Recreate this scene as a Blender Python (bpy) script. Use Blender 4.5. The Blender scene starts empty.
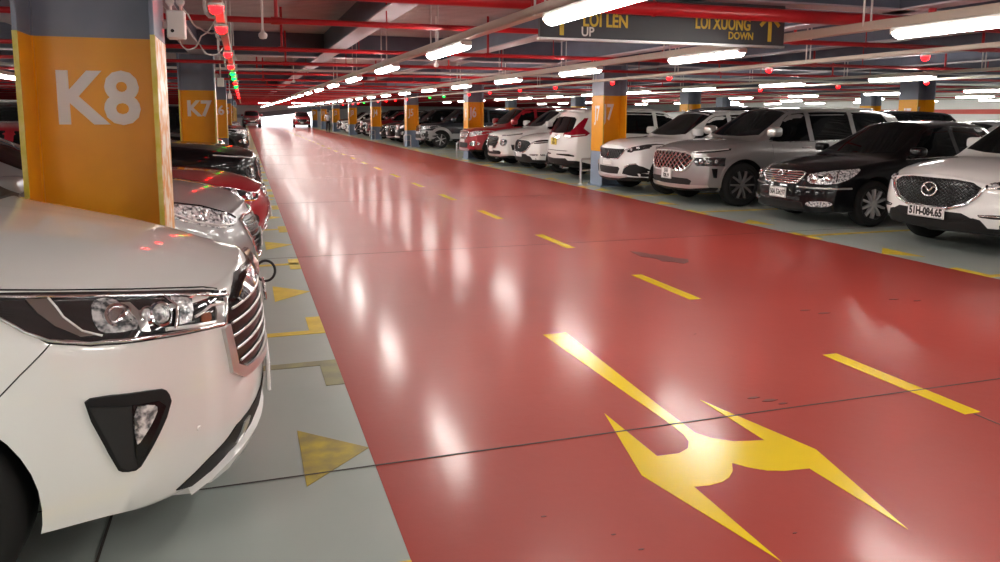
import bpy, math, random
import numpy as np
from mathutils import Vector, Matrix
from mathutils.bvhtree import BVHTree
from mathutils.geometry import delaunay_2d_cdt

SC = bpy.context.scene
COL = SC.collection
R = math.radians
random.seed(7)

# ------------------------------------------------------------------ camera, world, exposure
cam = bpy.data.cameras.new('camera')
cam.sensor_fit = 'HORIZONTAL'
cam.sensor_width = 36.0
cam.lens = 36.0 * 767.65 / 1000.0
cam.shift_y = -(281.0 - 218.03) / 1000.0
cam.clip_start = 0.05
cam.clip_end = 400.0
camo = bpy.data.objects.new('camera', cam)
COL.objects.link(camo)
YAW, PIT, ROL = 0.321338, 0.134691, 0.0045413


def cam_matrix():
    f = Vector((math.sin(YAW), math.cos(YAW), 0.0))
    r = Vector((math.cos(YAW), -math.sin(YAW), 0.0))
    u = Vector((0, 0, 1.0))
    f2 = f * math.cos(PIT) - u * math.sin(PIT)
    u2 = u * math.cos(PIT) + f * math.sin(PIT)
    r3 = r * math.cos(ROL) + u2 * math.sin(ROL)
    u3 = u2 * math.cos(ROL) - r * math.sin(ROL)
    m = Matrix(((r3.x, u3.x, -f2.x, 0.0), (r3.y, u3.y, -f2.y, 0.0), (r3.z, u3.z, -f2.z, 1.55), (0, 0, 0, 1)))
    return m


camo.matrix_world = cam_matrix()
SC.camera = camo

SC.view_settings.view_transform = 'Standard'
SC.view_settings.look = 'None'
SC.view_settings.gamma = 1.0
SC.view_settings.use_curve_mapping = False
SC.view_settings.exposure = 2.78

LAMP = 9.5          # emission of the tube lamps
SKY = 0.8           # daylight beyond the far ramp opening

world = bpy.data.worlds.new('world')
SC.world = world
world.use_nodes = True
wn = world.node_tree.nodes
wn['Background'].inputs['Color'].default_value = (0.92, 0.96, 1.0, 1)
wn['Background'].inputs['Strength'].default_value = SKY


# ------------------------------------------------------------------ materials
MATS = {}


def mat(name, col, rough=0.5, metal=0.0, coat=0.0, emit=None, estr=0.0, coat_rough=0.03, spec=0.5):
    if name in MATS:
        return MATS[name]
    m = bpy.data.materials.new(name)
    m.use_nodes = True
    b = m.node_tree.nodes['Principled BSDF']
    b.inputs['Base Color'].default_value = (*col, 1)
    b.inputs['Roughness'].default_value = rough
    b.inputs['Metallic'].default_value = metal
    b.inputs['Coat Weight'].default_value = coat
    b.inputs['Coat Roughness'].default_value = coat_rough
    b.inputs['Specular IOR Level'].default_value = spec
    if emit:
        b.inputs['Emission Color'].default_value = (*emit, 1)
        b.inputs['Emission Strength'].default_value = estr
    MATS[name] = m
    return m


def noise_tint(m, c1, c2, scale=4.0, detail=6.0, lo=0.35, hi=0.7, rough=None, bump=0.0, bscale=30.0, stretch=(1, 1, 1), bdist=0.01):
    """object-space noise between two colours, optional roughness range and bump"""
    nt = m.node_tree
    b = nt.nodes['Principled BSDF']
    tc = nt.nodes.new('ShaderNodeTexCoord')
    mp = nt.nodes.new('ShaderNodeMapping')
    mp.inputs['Scale'].default_value = stretch
    nt.links.new(tc.outputs['Object'], mp.inputs['Vector'])
    n = nt.nodes.new('ShaderNodeTexNoise')
    n.inputs['Scale'].default_value = scale
    n.inputs['Detail'].default_value = detail
    nt.links.new(mp.outputs['Vector'], n.inputs['Vector'])
    r = nt.nodes.new('ShaderNodeValToRGB')
    r.color_ramp.elements[0].position = lo
    r.color_ramp.elements[1].position = hi
    r.color_ramp.elements[0].color = (*c1, 1)
    r.color_ramp.elements[1].color = (*c2, 1)
    nt.links.new(n.outputs['Fac'], r.inputs['Fac'])
    nt.links.new(r.outputs['Color'], b.inputs['Base Color'])
    if rough:
        mr = nt.nodes.new('ShaderNodeMapRange')
        mr.inputs['From Min'].default_value = 0.3
        mr.inputs['From Max'].default_value = 0.7
        mr.inputs['To Min'].default_value = rough[0]
        mr.inputs['To Max'].default_value = rough[1]
        nt.links.new(n.outputs['Fac'], mr.inputs['Value'])
        nt.links.new(mr.outputs['Result'], b.inputs['Roughness'])
    if bump:
        n2 = nt.nodes.new('ShaderNodeTexNoise')
        n2.inputs['Scale'].default_value = bscale
        n2.inputs['Detail'].default_value = 3.0
        nt.links.new(mp.outputs['Vector'], n2.inputs['Vector'])
        bp = nt.nodes.new('ShaderNodeBump')
        bp.inputs['Strength'].default_value = bump
        bp.inputs['Distance'].default_value = bdist
        nt.links.new(n2.outputs['Fac'], bp.inputs['Height'])
        nt.links.new(bp.outputs['Normal'], b.inputs['Normal'])
        if 'Coat Normal' in b.inputs:
            nt.links.new(bp.outputs['Normal'], b.inputs['Coat Normal'])
    return m


M_red = noise_tint(mat('red_epoxy', (0.4, 0.1, 0.08), 0.16), (0.320, 0.038, 0.028), (0.355, 0.047, 0.035), 1.1, 3, 0.25, 0.8,
                   rough=None, bump=0.22, bscale=13.0, bdist=0.004)
_b = M_red.node_tree.nodes['Principled BSDF'].inputs
_b['Roughness'].default_value = 0.42
_b['Specular IOR Level'].default_value = 0.18
_b['Coat Weight'].default_value = 0.30
_b['Coat Roughness'].default_value = 0.16
M_grey = noise_tint(mat('grey_green_epoxy', (0.4, 0.43, 0.41), 0.3), (0.325, 0.365, 0.34), (0.385, 0.42, 0.395), 1.3, 3, 0.25, 0.8,
                    rough=None, bump=0.12, bscale=9.0, bdist=0.004)
M_yel = mat('yellow_paint', (0.74, 0.52, 0.012), 0.22)
M_yelworn = noise_tint(mat('worn_yellow_paint', (0.5, 0.4, 0.02), 0.4), (0.26, 0.21, 0.07), (0.50, 0.38, 0.03), 9, 8, 0.38, 0.7)
M_yelolive = noise_tint(mat('faded_olive_paint', (0.3, 0.3, 0.1), 0.4), (0.22, 0.21, 0.12), (0.30, 0.28, 0.12), 9, 8, 0.4, 0.7)
M_yelamb = noise_tint(mat('amber_yellow_paint', (0.7, 0.45, 0.02), 0.4), (0.66, 0.46, 0.02), (0.78, 0.56, 0.03), 9, 8, 0.4, 0.7)
M_joint = mat('dark_joint', (0.06, 0.05, 0.045), 0.7)
M_stain = mat('dark_scuff', (0.12, 0.02, 0.018), 0.45)
M_blue = noise_tint(mat('slate_blue_paint', (0.1, 0.13, 0.19), 0.35), (0.185, 0.215, 0.285), (0.21, 0.24, 0.315), 5, 4, bump=0.25, bscale=120, bdist=0.002)
M_orange = noise_tint(mat('orange_paint', (0.8, 0.35, 0.01), 0.33), (0.86, 0.37, 0.004), (0.91, 0.41, 0.006), 5, 4, bump=0.25, bscale=120, bdist=0.002)
M_lowblue = mat('grey_blue_base_paint', (0.26, 0.34, 0.45), 0.4)
M_edgey = noise_tint(mat('edge_yellow_paint', (0.7, 0.5, 0.03), 0.4), (0.62, 0.50, 0.04), (0.76, 0.62, 0.2), 14, 6)
M_worn = noise_tint(mat('worn_flange_paint', (0.7, 0.5, 0.3), 0.4), (0.76, 0.35, 0.06), (0.88, 0.80, 0.68), 10, 8, 0.42, 0.56)
M_white = mat('white_paint', (0.80, 0.79, 0.76), 0.4)
M_num = mat('white_number_paint', (0.84, 0.82, 0.80), 0.4)
M_cream = mat('cream_tray_steel', (0.62, 0.56, 0.47), 0.45)
M_conduit = mat('pale_conduit', (0.66, 0.65, 0.62), 0.4)
M_pipe = mat('red_pipe_paint', (0.44, 0.012, 0.018), 0.32)
M_beam = noise_tint(mat('dark_slate_beam_paint', (0.06, 0.065, 0.09), 0.5), (0.10, 0.11, 0.152), (0.122, 0.132, 0.18), 3, 5)
M_flange = mat('bounce_lit_flange', (0.42, 0.38, 0.41), 0.5)  # beam underside: floor bounce put into a lighter, pinkish colour
M_deck = noise_tint(mat('galvanised_deck', (0.4, 0.37, 0.36), 0.55), (0.42, 0.375, 0.37), (0.52, 0.475, 0.465), 2, 5)
M_wallw = mat('white_wall_paint', (0.82, 0.82, 0.80), 0.6)
M_wall = noise_tint(mat('grey_concrete', (0.4, 0.4, 0.38), 0.8), (0.36, 0.37, 0.35), (0.46, 0.47, 0.45), 1, 6)
M_tube = mat('lit_tube_lamp', (1, 1, 1), 0.5, emit=(1.0, 0.965, 0.90), estr=LAMP)
M_ledr = mat('lit_red_led', (0.25, 0.003, 0.006), 0.4, emit=(1.0, 0.0015, 0.002), estr=5)
M_ledg = mat('lit_green_led', (0.003, 0.25, 0.05), 0.4, emit=(0.001, 1.0, 0.03), estr=2.2)
M_sign = mat('charcoal_sign_face', (0.055, 0.062, 0.072), 0.35)
M_signy = mat('sign_yellow_letters', (0.72, 0.55, 0.06), 0.4)
M_signw = mat('sign_white_letters', (0.75, 0.75, 0.72), 0.4)
M_alu = mat('aluminium_trim', (0.75, 0.75, 0.75), 0.3, 0.9)
# car materials
M_pwhite = mat('white_car_paint', (0.84, 0.84, 0.82), 0.35, 0.0, 1.0)
M_pmpv = mat('glossy_white_car_paint', (0.89, 0.89, 0.87), 0.38, 0.08, 1.0)
M_pmpv.node_tree.nodes['Principled BSDF'].inputs['Coat IOR'].default_value = 2.1
M_ppearl = mat('pearl_white_car_paint', (0.78, 0.785, 0.78), 0.32, 0.0, 1.0)
M_pblack = mat('black_car_paint', (0.004, 0.004, 0.005), 0.3, 0.0, 0.75, spec=0.1)
M_pblue = mat('blue_black_car_paint', (0.008, 0.012, 0.02), 0.3, 0.0, 1.0)
M_pgrey = mat('grey_metallic_car_paint', (0.36, 0.345, 0.34), 0.34, 0.55, 1.0)
M_psilver = mat('silver_metallic_car_paint', (0.42, 0.42, 0.425), 0.34, 0.45, 1.0)
M_pred = mat('red_car_paint', (0.36, 0.008, 0.018), 0.3, 0.1, 1.0)
M_pdred = mat('dark_red_car_paint', (0.20, 0.006, 0.014), 0.3, 0.1, 1.0)
M_clad = mat('black_plastic', (0.012, 0.012, 0.0125), 0.55, spec=0.3)
M_gun = mat('gunmetal_rim', (0.28, 0.28, 0.285), 0.3, 0.5)
M_gloss = mat('gloss_black_trim', (0.006, 0.006, 0.007), 0.22, 0, 0.0, spec=0.35)
M_glass = mat('dark_tinted_glass', (0.004, 0.005, 0.0055), 0.04, 0.0, 0.0, spec=0.32)
M_chrome = mat('chrome', (0.82, 0.82, 0.83), 0.09, 1.0)
M_satin = mat('satin_silver', (0.62, 0.61, 0.60), 0.28, 0.8)
M_tyre = mat('tyre_rubber', (0.012, 0.012, 0.012), 0.75, spec=0.3)
M_rim = mat('alloy_rim', (0.60, 0.60, 0.61), 0.32, 0.4)
M_rimd = mat('dark_alloy_rim', (0.05, 0.05, 0.052), 0.3, 0.6)
M_lens = mat('clear_lamp_lens', (0.72, 0.74, 0.75), 0.14, 0.35, 1.0)
noise_tint(M_lens, (0.10, 0.11, 0.12), (0.92, 0.93, 0.95), 38, 2, 0.36, 0.60, bump=0.9, bscale=55, bdist=0.01)  # dark and bright noise paints sparkle into the lens colour
M_lamp = mat('dark_lamp_housing', (0.03, 0.03, 0.033), 0.08, 0.2, 1.0)
M_led = mat('white_lamp_strip', (0.86, 0.86, 0.86), 0.2, 0.2, 1.0)
M_amber = mat('amber_reflector', (0.8, 0.22, 0.02), 0.15, 0.0, 1.0)
M_tail = mat('red_tail_lens', (0.30, 0.006, 0.02), 0.1, 0.0, 1.0)
M_plate = mat('white_plate', (0.86, 0.86, 0.84), 0.35)
M_platey = mat('yellow_plate', (0.85, 0.66, 0.05), 0.35)
M_ink = mat('black_ink', (0.012, 0.012, 0.012), 0.5)
M_skin = mat('skin', (0.5, 0.3, 0.21), 0.55)
M_shirt = mat('white_shirt_cloth', (0.82, 0.83, 0.84), 0.8)
M_trou = mat('black_trouser_cloth', (0.02, 0.02, 0.024), 0.8)
M_hair = mat('black_hair', (0.012, 0.01, 0.01), 0.6)


# ------------------------------------------------------------------ mesh helpers
class MB:
    def __init__(self):
        self.v = []
        self.f = []
        self.m = []
        self.mi = 0

    def add(self, vs, fs):
        o = len(self.v)
        self.v += [tuple(p) for p in vs]
        for f in fs:
            self.f.append(tuple(i + o for i in f))
            self.m.append(self.mi)
        return self

    def box(self, x0, x1, y0, y1, z0, z1, M=None):
        vs = [Vector((x, y, z)) for x in (x0, x1) for y in (y0, y1) for z in (z0, z1)]
        if M is not None:
            vs = [M @ p for p in vs]
        fs = [(0, 1, 3, 2), (4, 6, 7, 5), (0, 4, 5, 1), (2, 3, 7, 6), (0, 2, 6, 4), (1, 5, 7, 3)]
        return self.add(vs, fs)

    def bbox(self, x0, x1, y0, y1, z0, z1, b, M=None):
        """box with chamfered edges along its longest axis section"""
        d = [x1 - x0, y1 - y0, z1 - z0]
        ax = d.index(max(d))
        lo, hi = ((x0, y0, z0)[ax], (x1, y1, z1)[ax])
        o = [i for i in range(3) if i != ax]
        a0, a1 = (x0, y0, z0)[o[0]], (x1, y1, z1)[o[0]]
        b0, b1 = (x0, y0, z0)[o[1]], (x1, y1, z1)[o[1]]
        oct_ = [(a0 + b, b0), (a1 - b, b0), (a1, b0 + b), (a1, b1 - b), (a1 - b, b1), (a0 + b, b1), (a0, b1 - b), (a0, b0 + b)]
        ca, cb = (a0 + a1) / 2, (b0 + b1) / 2
        rings = []
        for (t, sc) in ((lo, True), (lo + b, False), (hi - b, False), (hi, True)):
            ring = []
            for (p, q) in oct_:
                if sc:
                    p = ca + (p - ca) * (1 - 2 * b / max(a1 - a0, 1e-6))
                    q = cb + (q - cb) * (1 - 2 * b / max(b1 - b0, 1e-6))
                c = [0, 0, 0]
                c[ax] = t
                c[o[0]] = p
                c[o[1]] = q
                ring.append(Vector(c))
            rings.append(ring)
        if M is not None:
            rings = [[M @ p for p in r] for r in rings]
        return self.rings(rings, True, True)

    def rings(self, rings, cap0=False, cap1=False, closed=True):
        n = len(rings[0])
        vs = [p for r in rings for p in r]
        fs = []
        for i in range(len(rings) - 1):
            for j in range(n if closed else n - 1):
                k = (j + 1) % n
                fs.append((i * n + j, i * n + k, (i + 1) * n + k, (i + 1) * n + j))
        if cap0:
            fs.append(tuple(range(n - 1, -1, -1)))
        if cap1:
            o = (len(rings) - 1) * n
            fs.append(tuple(range(o, o + n)))
        return self.add(vs, fs)

    def tube(self, pts, r, n=8, closed=False, caps=True, flat=1.0, up=None):
        pts = [Vector(p) for p in pts]
        N = len(pts)
        rr = r if isinstance(r, (list, tuple)) else [r] * N
        rings = []
        prev = None
        for i, p in enumerate(pts):
            if closed:
                d = pts[(i + 1) % N] - pts[i - 1]
            else:
                d = pts[min(i + 1, N - 1)] - pts[max(i - 1, 0)]
            if d.length < 1e-9:
                d = Vector((0, 0, 1))
            d.normalize()
            if prev is None:
                a = Vector(up) if up else (Vector((0, 0, 1)) if abs(d.z) < 0.9 else Vector((1, 0, 0)))
            else:
                a = prev
            a = a - d * a.dot(d)
            if a.length < 1e-6:
                a = d.orthogonal()
            a.normalize()
            prev = a
            b = d.cross(a)
            rings.append([p + a * (math.cos(2 * math.pi * k / n) * rr[i]) + b * (math.sin(2 * math.pi * k / n) * rr[i] * flat) for k in range(n)])
        if closed:
            rings.append(rings[0])
            return self.rings(rings)
        return self.rings(rings, caps, caps)

    def lathe(self, prof, n=32, M=None, ang=2 * math.pi):
        """profile of (r, h) turned about the local z axis"""
        full = abs(ang - 2 * math.pi) < 1e-6
        rings = []
        for (r, h) in prof:
            ring = [Vector((r * math.cos(ang * k / n), r * math.sin(ang * k / n), h)) for k in range(n if full else n + 1)]
            if M is not None:
                ring = [M @ p for p in ring]
            rings.append(ring)
        return self.rings(rings, closed=full)

    def cyl(self, p0, p1, r, n=16, r1=None):
        return self.tube([p0, p1], [r, r1 if r1 is not None else r], n)

    def prism(self, poly, M, h):
        """2D polygon in the local XY plane extruded to +h"""
        n = len(poly)
        a = [M @ Vector((p[0], p[1], 0)) for p in poly]
        b = [M @ Vector((p[0], p[1], h)) for p in poly]
        fs = [(i, (i + 1) % n, n + (i + 1) % n, n + i) for i in range(n)] + [tuple(range(n - 1, -1, -1)), tuple(range(n, 2 * n))]
        return self.add(a + b, fs)

    def superq(self, c, s, e=0.5, n=20, m=12, M=None):
        """rounded box / superellipsoid"""
        def sp(v, p):
            return math.copysign(abs(v) ** p, v)
        rings = []
        for i in range(m + 1):
            t = -math.pi / 2 + math.pi * i / m
            ring = []
            for k in range(n):
                u = 2 * math.pi * k / n
                ct = max(math.cos(t), 1e-4)
                p = Vector((c[0] + s[0] * sp(ct, e) * sp(math.cos(u), e), c[1] + s[1] * sp(ct, e) * sp(math.sin(u), e), c[2] + s[2] * sp(math.sin(t), e)))
                ring.append(M @ p if M is not None else p)
            rings.append(ring)
        return self.rings(rings, True, True)

    def build(self, name, mats, parent=None, smooth=False, angle=35):
        me = bpy.data.meshes.new(name)
        me.from_pydata([tuple(p) for p in self.v], [], self.f)
        for mm in (mats if isinstance(mats, (list, tuple)) else [mats]):
            me.materials.append(mm)
        if any(self.m):
            me.polygons.foreach_set('material_index', self.m)
        me.update()
        if smooth:
            me.polygons.foreach_set('use_smooth', [True] * len(me.polygons))
            me.set_sharp_from_angle(angle=R(angle))
        o = bpy.data.objects.new(name, me)
        COL.objects.link(o)
        if parent is not None:
            o.parent = parent
        return o


def tag(o, label=None, cat=None, group=None, kind=None):
    if label:
        o['label'] = label
    if cat:
        o['category'] = cat
    if group:
        o['group'] = group
    if kind:
        o['kind'] = kind
    return o


def empty(name, loc=(0, 0, 0), rz=0.0):
    o = bpy.data.objects.new(name, None)
    o.empty_display_size = 0.2
    o.location = loc
    o.rotation_euler = (0, 0, rz)
    COL.objects.link(o)
    return o


def copy_tree(o, parent=None):
    c = o.copy()
    for k in ('label', 'category', 'group'):
        if parent is None and k in c:
            del c[k]
    COL.objects.link(c)
    c.parent = parent
    for ch in list(o.children):
        copy_tree(ch, c)
    return c


def tree(o):
    out = [o]
    for ch in o.children:
        out += tree(ch)
    return out


def repaint(root, old, new):
    for o in tree(root):
        if o.type == 'MESH':
            for s in o.material_slots:
                if s.material == old:
                    s.link = 'OBJECT'
                    s.material = new


def text_mesh(name, body, size, m, parent, origin, right, up, depth=0.004, bold=0.0, align='CENTER', narrow=1.0, shear=0.0):
    cu = bpy.data.curves.new(name, 'FONT')
    cu.body = body
    cu.size = size
    cu.align_x = align
    cu.align_y = 'CENTER'
    cu.extrude = depth / 2
    cu.offset = bold
    cu.resolution_u = 3
    cu.shear = shear
    t = bpy.data.objects.new(name + '_tmp', cu)
    COL.objects.link(t)
    dg = bpy.context.evaluated_depsgraph_get()
    me = bpy.data.meshes.new_from_object(t.evaluated_get(dg))
    bpy.data.objects.remove(t)
    bpy.data.curves.remove(cu)
    right = Vector(right).normalized()
    up = Vector(up)
    up = (up - right * up.dot(right)).normalized()
    nn = right.cross(up)
    o_ = Vector(origin)
    for v in me.vertices:
        c = v.co.copy()
        v.co = o_ + right * (c.x * narrow) + up * c.y + nn * c.z
    me.materials.clear()
    me.materials.append(m)
    o = bpy.data.objects.new(name, me)
    COL.objects.link(o)
    if parent is not None:
        o.parent = parent
    return o


def frame_matrix(o, x, y, z):
    o, x, y, z = Vector(o), Vector(x), Vector(y), Vector(z)
    return Matrix(((x.x, y.x, z.x, o.x), (x.y, y.y, z.y, o.y), (x.z, y.z, z.z, o.z), (0, 0, 0, 1)))

# ------------------------------------------------------------------ car body builder
def pchip(pts):
    x = np.array([p[0] for p in pts], float)
    y = np.array([p[1] for p in pts], float)
    h = np.diff(x)
    d = np.diff(y) / h
    m = np.zeros(len(x))
    for i in range(1, len(x) - 1):
        if d[i - 1] * d[i] > 0:
            w1, w2 = 2 * h[i] + h[i - 1], h[i] + 2 * h[i - 1]
            m[i] = (w1 + w2) / (w1 / d[i - 1] + w2 / d[i])
    m[0], m[-1] = d[0], d[-1]

    def f(t):
        t = np.clip(t, x[0], x[-1])
        i = np.clip(np.searchsorted(x, t, side='right') - 1, 0, len(h) - 1)
        u = (t - x[i]) / h[i]
        return ((1 + 2 * u) * (1 - u) ** 2 * y[i] + u * (1 - u) ** 2 * h[i] * m[i] + u * u * (3 - 2 * u) * y[i + 1] + u * u * (u - 1) * h[i] * m[i + 1])
    return f


def lin(a, b, fr):
    return [(a[0] + (b[0] - a[0]) * q, a[1] + (b[1] - a[1]) * q) for q in fr]


def chaikin(p, k=2):
    for _ in range(k):
        q = []
        for i in range(len(p)):
            a, b = p[i], p[(i + 1) % len(p)]
            q.append((a[0] * .75 + b[0] * .25, a[1] * .75 + b[1] * .25))
            q.append((a[0] * .25 + b[0] * .75, a[1] * .25 + b[1] * .75))
        p = q
    return p


def tess(poly, step):
    """fill a 2D polygon with a triangulated grid; returns points, triangles, boundary edges"""
    pts = []
    n = len(poly)
    for i in range(n):
        a, b = Vector(poly[i]), Vector(poly[(i + 1) % n])
        k = max(1, int((b - a).length / step + 0.5))
        for q in range(k):
            pts.append(a.lerp(b, q / k))
    nb = len(pts)
    bd = list(pts)

    def inside(x, y):
        c = False
        j = nb - 1
        for i in range(nb):
            xi, yi, xj, yj = bd[i].x, bd[i].y, bd[j].x, bd[j].y
            if (yi > y) != (yj > y) and x < (xj - xi) * (y - yi) / (yj - yi) + xi:
                c = not c
            j = i
        return c
    xs = [p.x for p in bd]
    ys = [p.y for p in bd]
    arr = np.array([(p.x, p.y) for p in bd])
    x = min(xs) + step * .5
    while x < max(xs):
        y = min(ys) + step * .5
        while y < max(ys):
            if inside(x, y) and np.min((arr[:, 0] - x) ** 2 + (arr[:, 1] - y) ** 2) > (step * .45) ** 2:
                pts.append(Vector((x, y)))
            y += step
        x += step
    edges = [(i, (i + 1) % nb) for i in range(nb)]
    r = delaunay_2d_cdt([Vector((p.x, p.y)) for p in pts], edges, [], 1, 1e-6)
    vs, tris = r[0], [tuple(f) for f in r[2]]
    cnt = {}
    for f in tris:
        for i in range(len(f)):
            a, b = f[i], f[(i + 1) % len(f)]
            k = (min(a, b), max(a, b))
            cnt.setdefault(k, []).append((a, b))
    be = [v[0] for v in cnt.values() if len(v) == 1]
    return vs, tris, be


class Car:
    def __init__(self, name, label, sp, paint, group=None, cat='car'):
        self.sp = sp
        self.root = empty(name)
        tag(self.root, label, cat, group)
        self.paint = paint
        self.curves()
        self.make_body()

    def curves(self):
        s = self.sp
        L, W, H = s['L'], s['W'], s['H']
        w = W / 2
        zl, zc, sc, sw, sre = s['zl'], s['zc'], s['sc'], s['sw'], s['sre']
        sedan = s.get('sedan')
        hc = s.get('hood', [(.12, zl + .4 * (zc - zl)), (.5 * sc, zl + .8 * (zc - zl))])
        ztop = [(0, zl)] + hc + [(sc, zc)] + lin((sc, zc), (sw, H - .03), (.12, .5, .85)) + [(sw, H - .03), ((sw + sre) / 2, H), (sre, H - .035)]
        drop = s.get('edrop', .035)
        rd = s.get('rdrop', .10)
        zed = [(0, zl - .03)] + [(a, b - drop) for a, b in hc] + [(sc, zc - .035)] + lin((sc, zc - .035), (sw, H - rd), (.12, .5, .85)) + [(sw, H - rd), ((sw + sre) / 2, H - rd + .03), (sre, H - rd)]
        tw = s.get('tumble', .66)
        wto = [(0, .50 * w), (.3, .58 * w), (sc * .7, .68 * w), (sc, .79 * w), (sw, (tw + .02) * w), ((sw + sre) / 2, tw * w), (sre, (tw - .03) * w)]
        zb1, zb2 = s['belt']
        zsh = [(0, zl - s.get('lipdrop', .09))] + [(a, b - s.get('sdrop', .06)) for a, b in hc] + [(sc, zc - s.get('sdrop', .06)), (sw, zb1), (sre, zb2)]
        wsh = [(0, .84 * w), (.3, .885 * w), (sc, .92 * w), (sw, .925 * w), (sre, .90 * w)]
        if sedan:
            st, zt = s['st'], s['zt']
            ztop += lin((sre, H - .035), (st, zt), (.15, .5, .88)) + [(st, zt), (L, zt - .015)]
            zed += lin((sre, H - rd), (st, zt - .03), (.15, .5, .88)) + [(st, zt - .03), (L, zt - .045)]
            wto += [(st, .74 * w), (L, .66 * w)]
            zsh += [(st, zt - .06), (L, zt - .085)]
            wsh += [(st, .88 * w), (L, .83 * w)]
        else:
            ztop += [(L, H - .09)]
            zed += [(L, H - rd - .05)]
            wto += [(L, (tw - .07) * w)]
            zsh += [(L, zb2 + .02)]
            wsh += [(L, .85 * w)]
        self.fztop, self.fzed, self.fwto, self.fzsh, self.fwsh = map(pchip, (ztop, zed, wto, zsh, wsh))
        self.fwmax = pchip([(0, .93 * w), (.35, .975 * w), (1.0, w), (L - 1.0, w), (L - .3, .97 * w), (L, .92 * w)])
        zb = s['zb']
        self.fzb = pchip([(0, s.get('zbf', zb + .02)), (.7, zb), (L - .7, zb + .02), (L, zb + .12)])
        self.fclad = pchip([(0, s.get('cladf', .10)), (.5, s.get('cladf', .10)), (1.5, s.get('cladm', .12)), (L - 1, s.get('cladm', .12)), (L, s.get('cladr', .14))])
        self.cf, self.pf, self.sf = s.get('cf', .32), s.get('pf', 2.4), s.get('sf', 1.1)
        self.cr, self.pr, self.sr = s.get('cr', .22), s.get('pr', 2.6), s.get('sr', 1.0)
        self.recf = pchip(s.get('recf', [(0, .06), (.3, .02), (.5, 0), (.7, .02), (.95, .06), (1.3, .1)]))
        self.recr = pchip(s.get('recr', [(0, .1), (.35, .02), (.55, 0), (.8, .05), (1.0, .08), (1.7, .36)] if not sedan else [(0, .1), (.35, .02), (.55, 0), (.8, .03), (1.1, .1)]))

    def ring(self, s):
        zb, w, zs, ws, zt, ze, we = (float(f(s)) for f in (self.fzb, self.fwmax, self.fzsh, self.fwsh, self.fztop, self.fzed, self.fwto))
        zm = self.sp.get('zmid', .58)
        zm = min(zm, zs - .1)
        cl = float(self.fclad(s))
        zg = zs + (ze - zs) * .5
        gl = ws + (we - ws) * .5 + (.012 if ze - zs > .15 else 0)
        P = [(0, zb - .02), (.82 * w, zb), (w - .025, zb + cl), (w, zm), (w * .992, zm + .62 * (zs - zm)), (ws, zs), (gl, zg), (we, ze), (.55 * we, zt - .25 * (zt - ze)), (0, zt)]
        return P

    def warp(self, s, y, z, sc=1.0, yf=None):
        L = self.sp['L']
        ff = max(0.0, 1 - s / self.sf) ** 1.5
        fr = max(0.0, 1 - (L - s) / self.sr) ** 1.5
        q = abs(y if yf is None else yf) / (self.sp['W'] / 2)
        e = self.sp.get('round', .35)
        hs = 1 - math.sqrt(max(0.0, 1 - sc ** 4))
        kf = (1 - e) * sc ** self.pf + e * hs
        kr = (1 - e) * sc ** self.pr + e * hs
        x = s
        if ff > 0:
            x += (float(self.recf(z)) + self.cf * q ** self.pf * kf) * ff
        if fr > 0:
            x -= (float(self.recr(z)) + self.cr * q ** self.pr * kr) * fr
        return Vector((-x, y, z))

    def ringf(self, s):
        P = self.ring(s)
        c = [0.0]
        for i in range(9):
            c.append(c[-1] + max(1e-3, math.hypot(P[i + 1][0] - P[i][0], P[i + 1][1] - P[i][1])))
        fy = pchip([(c[i], P[i][0]) for i in range(10)])
        fz = pchip([(c[i], P[i][1]) for i in range(10)])
        return c, fy, fz

    def P(self, s, t, sgn=1, sc=1.0):
        c, fy, fz = self.ringf(s)
        i = min(8, int(t))
        d = c[i] + (c[i + 1] - c[i]) * (t - i)
        y, z = float(fy(d)), float(fz(d))
        return self.warp(s, y * sc * sgn, z, sc, y)

    def make_body(self):
        sp = self.sp
        L = sp['L']
        q = sp.get('q', 1.0)
        ns = int(56 * q)
        st = sorted(set([round(v, 4) for v in list(np.linspace(0, 1, int(14 * q)) ** 1.4 * 1.2) + list(np.linspace(1.2, L - 1.0, ns - int(26 * q))) + list(L - np.linspace(1, 0, int(12 * q)) ** 1.4 * 1.0)]))
        sub = [1, 2, 2, 4, 4, 4, 3, 4, 3] if q <= 1 else [1, 2, 3, 6, 6, 6, 3, 6, 5]
        ts = []
        for j, k in enumerate(sub):
            ts += [j + i / k for i in range(k)]
        ts.append(9.0)
        caps = (.993, .97, .93, .87, .8, .71, .6, .46, .31, .15, 0.0) if q <= 1 else (.996, .985, .965, .94, .91, .86, .80, .73, .65, .56, .46, .35, .23, .11, 0.0)
        rows = []
        jt = np.array(ts)

        def row(s, scale):
            c, fy, fz = self.ringf(s)
            ii = np.minimum(8, jt.astype(int))
            ca = np.array(c)
            d = ca[ii] + (ca[ii + 1] - ca[ii]) * (jt - ii)
            ys, zs = fy(d), fz(d)
            return [self.warp(s, float(y) * scale, float(z), scale, float(y)) for y, z in zip(ys, zs)]
        for sc_ in reversed(caps):
            rows.append(row(0.0, sc_))
        for s in st:
            rows.append(row(s, 1.0))
        for sc_ in caps:
            rows.append(row(L, sc_))
        n = len(ts)
        V, F, MI = [], [], []
        index = {}

        def vid(p):
            k = (round(p.x, 4), round(p.y, 4), round(p.z, 4))
            if k not in index:
                index[k] = len(V)
                V.append(Vector(k))
            return index[k]
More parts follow.
